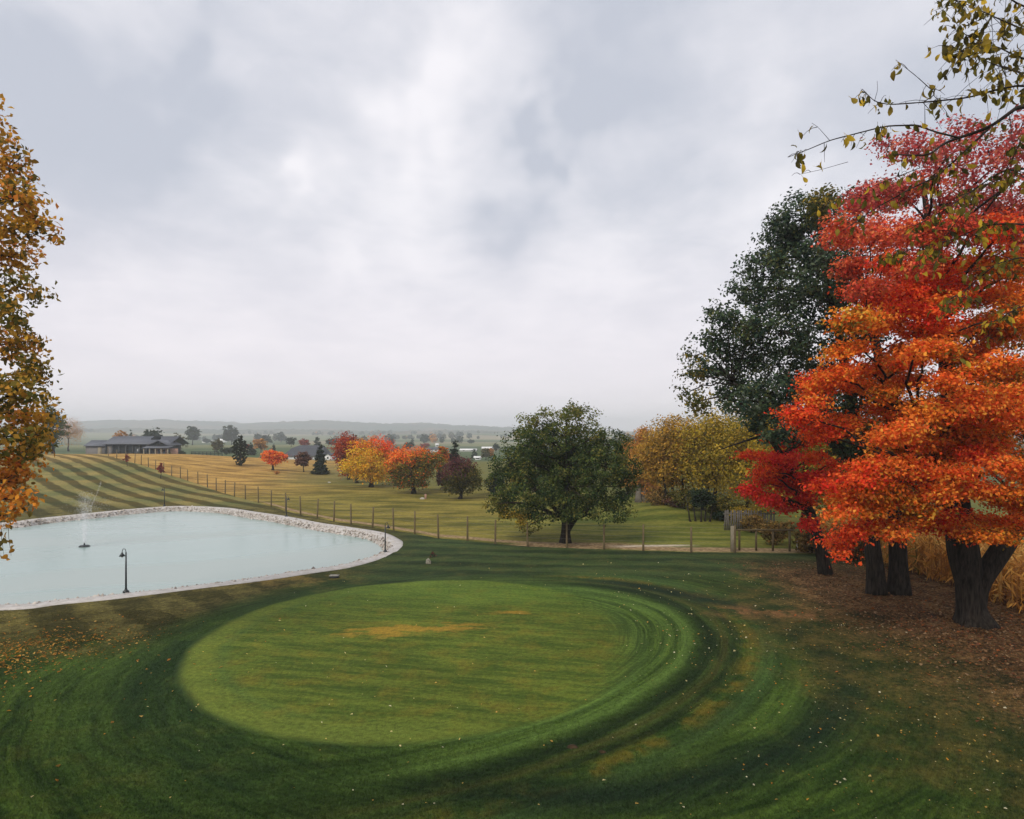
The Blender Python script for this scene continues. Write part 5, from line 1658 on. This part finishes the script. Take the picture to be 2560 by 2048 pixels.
# dark board fence behind the yard
fy0 = 186.0
t = thing('board_fence', 'long dark board fence behind the gravel yard', 'fence', ((478 - 1280) / FPX * fy0, fy0, float(H((500 - 1280) / FPX * fy0, fy0))))
for k in range(9):
    MB().box(k * 1.06 - 0.06, k * 1.06 + 0.06, -0.06, 0.06, -0.5, 1.5).build('post', M['dark_wood'], t)
for z in (0.5, 0.9, 1.3):
    MB().box(0, 8.5, -0.10, -0.065, z, z + 0.18).build('rail', M['dark_wood'], t)

# ------------------------------------------------------------------ wire fence
rng = np.random.default_rng(15)
f0 = FENCE[-2]
t = thing('wire_fence', 'long wire fence on thin wooden posts between lawn and pasture', 'fence', f0)
pm = MB().tube([(0, 0, -0.3), (0, 0, 0.4), (0, 0, 1.1), (0, 0, 1.58)], [0.068, 0.064, 0.060, 0.055], 10)
post0 = pm.build('post', M['post'], t, smooth=False)
tops = []
for k, p in enumerate(FENCE):
    o = post0 if k == 0 else link(post0.copy(), t)
    o.location = tuple(p - f0)
    o.rotation_euler = (rng.normal(0, 0.02), rng.normal(0, 0.02), rng.uniform(0, 6))
    s = rng.uniform(0.94, 1.06)
    o.scale = (1, 1, s)
post1 = MB().box(-0.11, 0.11, -0.11, 0.11, -0.3, 1.50).build('gate_post', M['post_pale'], t)
g1 = at(1832, 1379)
post1.location = tuple(g1 - f0)
for hgt in (0.25, 0.55, 0.85, 1.15, 1.45):
    wm = MB()
    wm.tube([p + (0, 0.07, hgt) - f0 for p in FENCE], 0.004, 4, cap=False)
    wm.build('wire', M['wire'], t)
# rail gate and slatted fence at the right end
g1 = at(1840, 1376)
t = thing('rail_gate', 'low wooden rail fence right of the pale gate post', 'fence', g1)
for k in range(4):
    MB().box(k * 1.0 + 0.15, k * 1.0 + 0.25, -0.05, 0.05, -0.2, 1.28).build('post', M['post'], t)
for z in (1.18,):
    MB().box(0.0, 3.4, -0.09, -0.055, z, z + 0.09).build('rail', M['post'], t)
g2 = at(1812, 1326)
t = thing('slat_fence', 'grey upright slat fence at the edge of the yellow wood', 'fence', g2)
sl = MB().box(-0.05, 0.05, -0.012, 0.012, -0.1, 1.45)
s0 = sl.build('slat', M['slat'], t)
for k in range(24):
    o = s0 if k == 0 else link(s0.copy(), t)
    o.location = (k * 0.155, 0, rng.uniform(-0.06, 0.05))
    o.rotation_euler = (rng.normal(0, .03), rng.normal(0, .03), 0)
for z in (0.35, 1.15):
    MB().box(-0.1, 3.75, 0.014, 0.05, z, z + 0.08).build('rail', M['slat'], t)
g3 = at(1993, 1376)
t = thing('white_stake', 'thin white stake in the grass under the crimson maple', 'stake', g3)
MB().tube([(0, 0, -0.1), (0, 0, 0.8)], 0.035, 8).build('stake', M['white'], t)

# ------------------------------------------------------------------ pond lamps
def lamp(px, py, hgt, side, label, z=None, yaw=0.0):
    g = at(px, py)
    if z is not None:
        g[2] = z
    t = thing('pond_lamp', label, 'lamp', g, 'lamps round the pond')
    MB().lathe([(0.001, -0.02), (0.13, -0.02), (0.13, 0.05), (0.07, 0.09), (0.05, 0.16), (0.001, 0.16)], sides=14).build('base', M['black'], t)
    MB().tube([(0, 0, 0.1), (0, 0, hgt * 0.5), (0, 0, hgt * 0.96)], [0.042, 0.036, 0.030], 10).build('pole', M['black'], t)
    a = np.linspace(0, PI * 1.02, 9)
    arm = [(side * (0.085 - 0.085 * math.cos(q)), 0, hgt * 0.96 + 0.16 * math.sin(q)) for q in a]
    MB().tube(arm, 0.014, 8).build('arm', M['black'], t)
    ex = side * 0.17
    sh = MB().lathe([(0.012, 0.0), (0.035, -0.015), (0.05, -0.06), (0.13, -0.17), (0.125, -0.175), (0.001, -0.12)], (ex, 0, hgt * 0.96), 14).build('lamp_shade', M['black'], t)
    MB().lathe([(0.001, -0.14), (0.035, -0.15), (0.045, -0.19), (0.03, -0.225), (0.001, -0.23)], (ex, 0, hgt * 0.96), 10).build('bulb', M['glass'], sh)
    return t


lamp(315, 1482, 1.82, -1, 'tall black hooked lamp on the near bank of the pond', 0.05)
lamp(411, 1268, 1.75, -1, 'distant black lamp on the far bank above the spray', 0.05)
lamp(716, 1293, 1.65, 1, 'black lamp on the far bank near the wire fence', 0.05)
lamp(963, 1380, 1.65, 1, 'black lamp at the rounded right tip of the pond', 0.05)

# ------------------------------------------------------------------ fountain
FY0 = 44.2
fx0 = (211 - 1280) / FPX * FY0
t = thing('fountain', 'small floating fountain throwing a thin white plume on the pond', 'fountain', (fx0, FY0, -0.33))
MB().lathe([(0.001, -0.05), (0.30, -0.05), (0.34, 0.02), (0.26, 0.09), (0.10, 0.10), (0.001, 0.10)], sides=16).build('float', M['black'], t)
MB().lathe([(0.001, 0.10), (0.05, 0.10), (0.04, 0.24), (0.001, 0.24)], sides=10).build('nozzle', M['black'], t)
rng = np.random.default_rng(8)
n = 6000
hh = rng.beta(1.1, 1.5, n) * 3.4
spread = 0.03 + 0.26 * (hh / 3.4) ** 1.1
pp = np.c_[rng.normal(0, 1, n) * spread + 0.05 * hh * rng.random(n), rng.normal(0, 1, n) * spread, 0.25 + hh]
nb = 3200                                                 # drops falling back round the nozzle and drifting right
q = rng.random(nb)
pb = np.c_[rng.normal(0.15, 0.55, nb) + (rng.random(nb) < .25) * rng.uniform(0.2, 1.6, nb), rng.normal(0, 0.5, nb), 0.05 + q * 3.1]
pp = np.r_[pp, pb]
jet = np.linspace(0, 1, 260)
pj = np.c_[0.35 + jet * 0.75 + rng.normal(0, .02, 260), rng.normal(0, .04, 260), 2.3 + jet * 1.9 + rng.normal(0, .03, 260)]
pp = np.r_[pp, pj]
Vv, Ff = leaf_quads(pp, unit(rng.normal(size=(len(pp), 3)) + np.array([0, -1.5, 0])), rng.uniform(0.018, 0.055, len(pp)), .45, rng, t=np.tile([0.05, 0, 1.0], (len(pp), 1)) + rng.normal(0, .15, (len(pp), 3)))
ms, bs = new_mat('spray')
d_ = bs.nt.nodes.new('ShaderNodeBsdfDiffuse'); d_.inputs['Color'].default_value = (0.85, 0.86, 0.88, 1)
tl_ = bs.nt.nodes.new('ShaderNodeBsdfTranslucent'); tl_.inputs['Color'].default_value = (0.85, 0.86, 0.88, 1)
x1 = bs.nt.nodes.new('ShaderNodeMixShader')
x1.inputs[0].default_value = 0.5
bs.nt.links.new(d_.outputs[0], x1.inputs[1]); bs.nt.links.new(tl_.outputs[0], x1.inputs[2])
tp_ = bs.nt.nodes.new('ShaderNodeBsdfTransparent')
x2 = bs.nt.nodes.new('ShaderNodeMixShader')
x2.inputs[0].default_value = 0.35
bs.nt.links.new(tp_.outputs[0], x2.inputs[1]); bs.nt.links.new(x1.outputs[0], x2.inputs[2])
oo = bs.nt.nodes.new('ShaderNodeOutputMaterial'); bs.nt.links.new(x2.outputs[0], oo.inputs['Surface'])
sp = mobj('spray', Vv, Ff, ms, t)
sp['kind'] = 'stuff'

# ------------------------------------------------------------------ dry corn at the field edge
def corn():
    r = np.random.default_rng(44)
    mb_v, mb_f, mb_c, nv = [], [], [], 0
    n = 2300
    x = 19.9 + r.beta(1, 2.2, n) * 9 + 0
    y = r.uniform(22.5, 44, n)
    x = x + np.clip(y - 33, 0, 20) * -0.10
    pal = np.array([(0.70, 0.38, 0.09), (0.60, 0.29, 0.065), (0.40, 0.18, 0.045), (0.78, 0.50, 0.16), (0.18, 0.16, 0.035)])
    P, T, Nn, L, C = [], [], [], [], []
    for k in range(n):
        h = r.uniform(1.35, 2.0)
        z = float(H(x[k], y[k]))
        ln = r.normal(0, 0.08, 2)
        c = pal[r.choice(5, p=[.32, .28, .2, .15, .05])]
        for q in range(r.integers(9, 13)):
            f = r.uniform(0.12, 1.0)
            a = r.uniform(0, 2 * PI)
            le = r.uniform(0.35, 0.7)
            dirn = np.array([math.cos(a) * .38, math.sin(a) * .38, r.uniform(-0.8, 0.9)])
            b0 = np.array([x[k] + ln[0] * f, y[k] + ln[1] * f, z + h * f])
            P.append(b0 + dirn * le * .5); T.append(dirn); L.append(le); C.append(c * r.uniform(.7, 1.3)); Nn.append(np.array([-math.sin(a), math.cos(a), .4]) + r.normal(0, .4, 3))
        P.append(np.array([x[k] + ln[0] * .5, y[k] + ln[1] * .5, z + h * .5])); T.append(np.array([ln[0], ln[1], h])); L.append(h); C.append(c * .8); Nn.append(np.array([-1, -1, 0.0]))
    P, T, Nn, L, C = map(np.array, (P, T, Nn, L, C))
    asp = np.where(L > 1.2, 0.03, 0.13)
    nor = unit(Nn); tt = unit(T - nor * (T * nor).sum(1, keepdims=True)); tt = unit(T)
    bt = unit(np.cross(nor, tt))
    Lc = L[:, None]
    V = np.stack([P - tt * Lc * .5, P + bt * Lc * asp[:, None] * .5, P + tt * Lc * .5 + np.array([0, 0, -.06]), P - bt * Lc * asp[:, None] * .5], 1).reshape(-1, 3)
    F = np.arange(len(V)).reshape(-1, 4)
    o = mobj('corn_field', V, F, M['leaf'], cols=C)
    tag(o, 'dry golden corn standing behind the thick maple trunk', 'corn', kind='stuff')


corn()

# ------------------------------------------------------------------ fallen leaves
def fallen():
    r = np.random.default_rng(66)
    P, C = [], []

    def scatter(n, x, y, pal, s):
        z = H(x, y)
        ok = (pond_depth(x, y) < -0.1) & (y < FY(x) - 0.2)
        p = np.c_[x, y, z + 0.018][ok]
        c = np.array(pal)[r.integers(0, len(pal), len(p))] * r.uniform(.7, 1.25, (len(p), 1))
        P.append((p, s * r.lognormal(0, .38, len(p)).clip(.45, 1.9)))
        C.append(c)
    amber = [(0.52, 0.24, 0.04), (0.42, 0.17, 0.035), (0.60, 0.36, 0.10), (0.28, 0.13, 0.03)]
    pale = [(0.62, 0.52, 0.26), (0.55, 0.40, 0.14), (0.66, 0.60, 0.42), (0.50, 0.30, 0.08)]
    brown = [(0.18, 0.095, 0.042), (0.25, 0.14, 0.065), (0.10, 0.05, 0.026), (0.34, 0.22, 0.12), (0.20, 0.08, 0.04)]
    k = 2200
    scatter(k, r.normal(-16.6, 1.5, k), r.normal(20.6, 1.7, k), amber, .075)
    k = 350
    scatter(k, r.normal(-14.6, 1.2, k), r.normal(22.8, 1.0, k), amber, .07)
    k = 110
    scatter(k, r.uniform(-20, -8, k), r.uniform(13, 28, k), amber, .075)
    k = 130
    scatter(k, r.uniform(-11, 6, k), r.uniform(11, 22, k), pale, .050)
    k = 60
    scatter(k, r.uniform(-10, 8, k), r.uniform(22, 38, k), pale, .06)
    k = 800
    scatter(k, 3 + r.beta(2, 1.3, k) * 11, r.uniform(10.5, 25, k), pale + amber[:2], .050)
    k = 260
    scatter(k, r.uniform(4, 14, k), r.uniform(21, 34, k), pale, .06)
    k = 8000
    scatter(k, 11.0 + r.beta(2.2, 1.5, k) * 11.0, r.uniform(13, 37, k), brown, .085)
    k = 3000
    scatter(k, r.normal(17, 2.4, k), r.normal(24, 2.6, k), brown + [(0.38, 0.12, 0.04)], .085)
    p = np.concatenate([q[0] for q in P])
    s = np.concatenate([q[1] for q in P])
    c = np.concatenate(C)
    n = len(p)
    V, F = leaf_quads(p, unit(np.array([0, 0, 1.0]) + r.normal(0, .28, (n, 3))), s, .7, r)
    o = mobj('fallen_leaves', V, F, M['leaf'], cols=c)
    tag(o, 'fallen autumn leaves strewn over the lawn', 'leaves', kind='stuff')


fallen()


def turf():
    """Blades standing in the rough turf nearest the camera; they take the lawn's own colour where they stand."""
    r = np.random.default_rng(101)
    n = 420000
    y = 1.0 / r.uniform(1 / 27.0, 1 / 10.5, n)
    x = r.uniform(-0.80, 0.80, n) * y
    ok = (((x + 3.1) / 7.65) ** 2 + ((y - 24.0) / 8.75) ** 2 > 1.01) & (pond_depth(x, y) < -0.2)
    x, y = x[ok], y[ok]
    n = len(x)
    z = H(x, y)
    h = r.uniform(0.018, 0.055, n)
    a = r.uniform(0, 2 * PI, n)
    lean = r.uniform(0.3, 1.1, n) * h
    la = r.uniform(0, 2 * PI, n)
    wd = r.uniform(0.004, 0.009, n)
    p = np.c_[x, y, z]
    s_ = np.c_[np.cos(a) * wd, np.sin(a) * wd, np.zeros(n)]
    tip = p + np.c_[np.cos(la) * lean, np.sin(la) * lean, h]
    V = np.stack([p - s_, p + s_, tip], 1).reshape(-1, 3)
    o = mobj('grass', V, np.arange(n * 3).reshape(-1, 3), M['lawn'])
    tag(o, 'short rough grass round the putting green', 'grass', kind='stuff')


turf()

# ------------------------------------------------------------------ small things on the grass
def rock(name, label, cat, px, py, r, mat, seed, squash=.7, group=None):
    rr = np.random.default_rng(seed)
    g = at(px, py)
    t = thing(name, label, cat, g, group)
    mb = MB()
    rows = []
    sides, n = 12, 8
    prof = [(math.sin(PI * (0.02 + .5 * k / (n - 1)) + PI / 2 - 0.0) if False else math.cos(PI / 2 * k / (n - 1)), math.sin(PI / 2 * k / (n - 1))) for k in range(n)]
    v = []
    for cr, cz in prof:
        for j in range(sides):
            a = j / sides * 2 * PI
            q = 1 + rr.normal(0, .09)
            v.append((max(cr, .02) * r * q * math.cos(a), max(cr, .02) * r * q * math.sin(a) * .8, (cz * squash * r * (1 + rr.normal(0, .05))) - .03))
    f = [(i * sides + j, i * sides + (j + 1) % sides, (i + 1) * sides + (j + 1) % sides, (i + 1) * sides + j) for i in range(n - 1) for j in range(sides)]
    mb.add(v, f)
    mb.build('body', M[mat], t, smooth=True)
    return t


rock('pale_stone', 'mottled upright pale stone on the lawn right of the pond tip', 'stone', 1071, 1409, .155, 'mottled', 1, 2.0)
px_tree('wild_shrub', 'small rust coloured tuft behind the mottled pale stone', 'shrub', 1082, 1394, 1378, 9, 'brownp', 701, nleaf=140, ls=.09, crown_base=.02, nlobe=4, trunk_r=.012, ntwig=4)
rock('pale_boulder', 'pale boulder in the pasture grass below the orange topped maple', 'boulder', 1056, 1248, .30, 'stone', 2, .75)
rock('pale_boulder', 'smaller pale boulder in the pasture below the golden maple', 'boulder', 823, 1207, .26, 'stone', 3, .7)
g = at(1064, 1248)
t = thing('wooden_stake', 'short red brown stake beside the pale boulder in the pasture', 'stake', g)
MB().box(-0.10, 0.10, -0.10, 0.10, -0.1, 0.55).build('stake', M['warm_wall'], t)
rock('soil_mound', 'brown mole mound nearer the green on the right foreground lawn', 'mound', 1431, 1868, .13, 'soil', 4, .6, 'mole mounds')
rock('soil_mound', 'brown mole mound further right in the foreground lawn', 'mound', 1506, 1880, .10, 'soil', 5, .6, 'mole mounds')
g = at(836, 1444)
t = thing('valve_box', 'small grey irrigation box in the grass on the near bank', 'box', g)
MB().box(-0.20, 0.20, -0.14, 0.14, -0.05, 0.09).build('box', M['black'], t)
MB().box(-0.22, 0.22, -0.16, 0.16, 0.092, 0.12).build('lid', M['stone'], t)
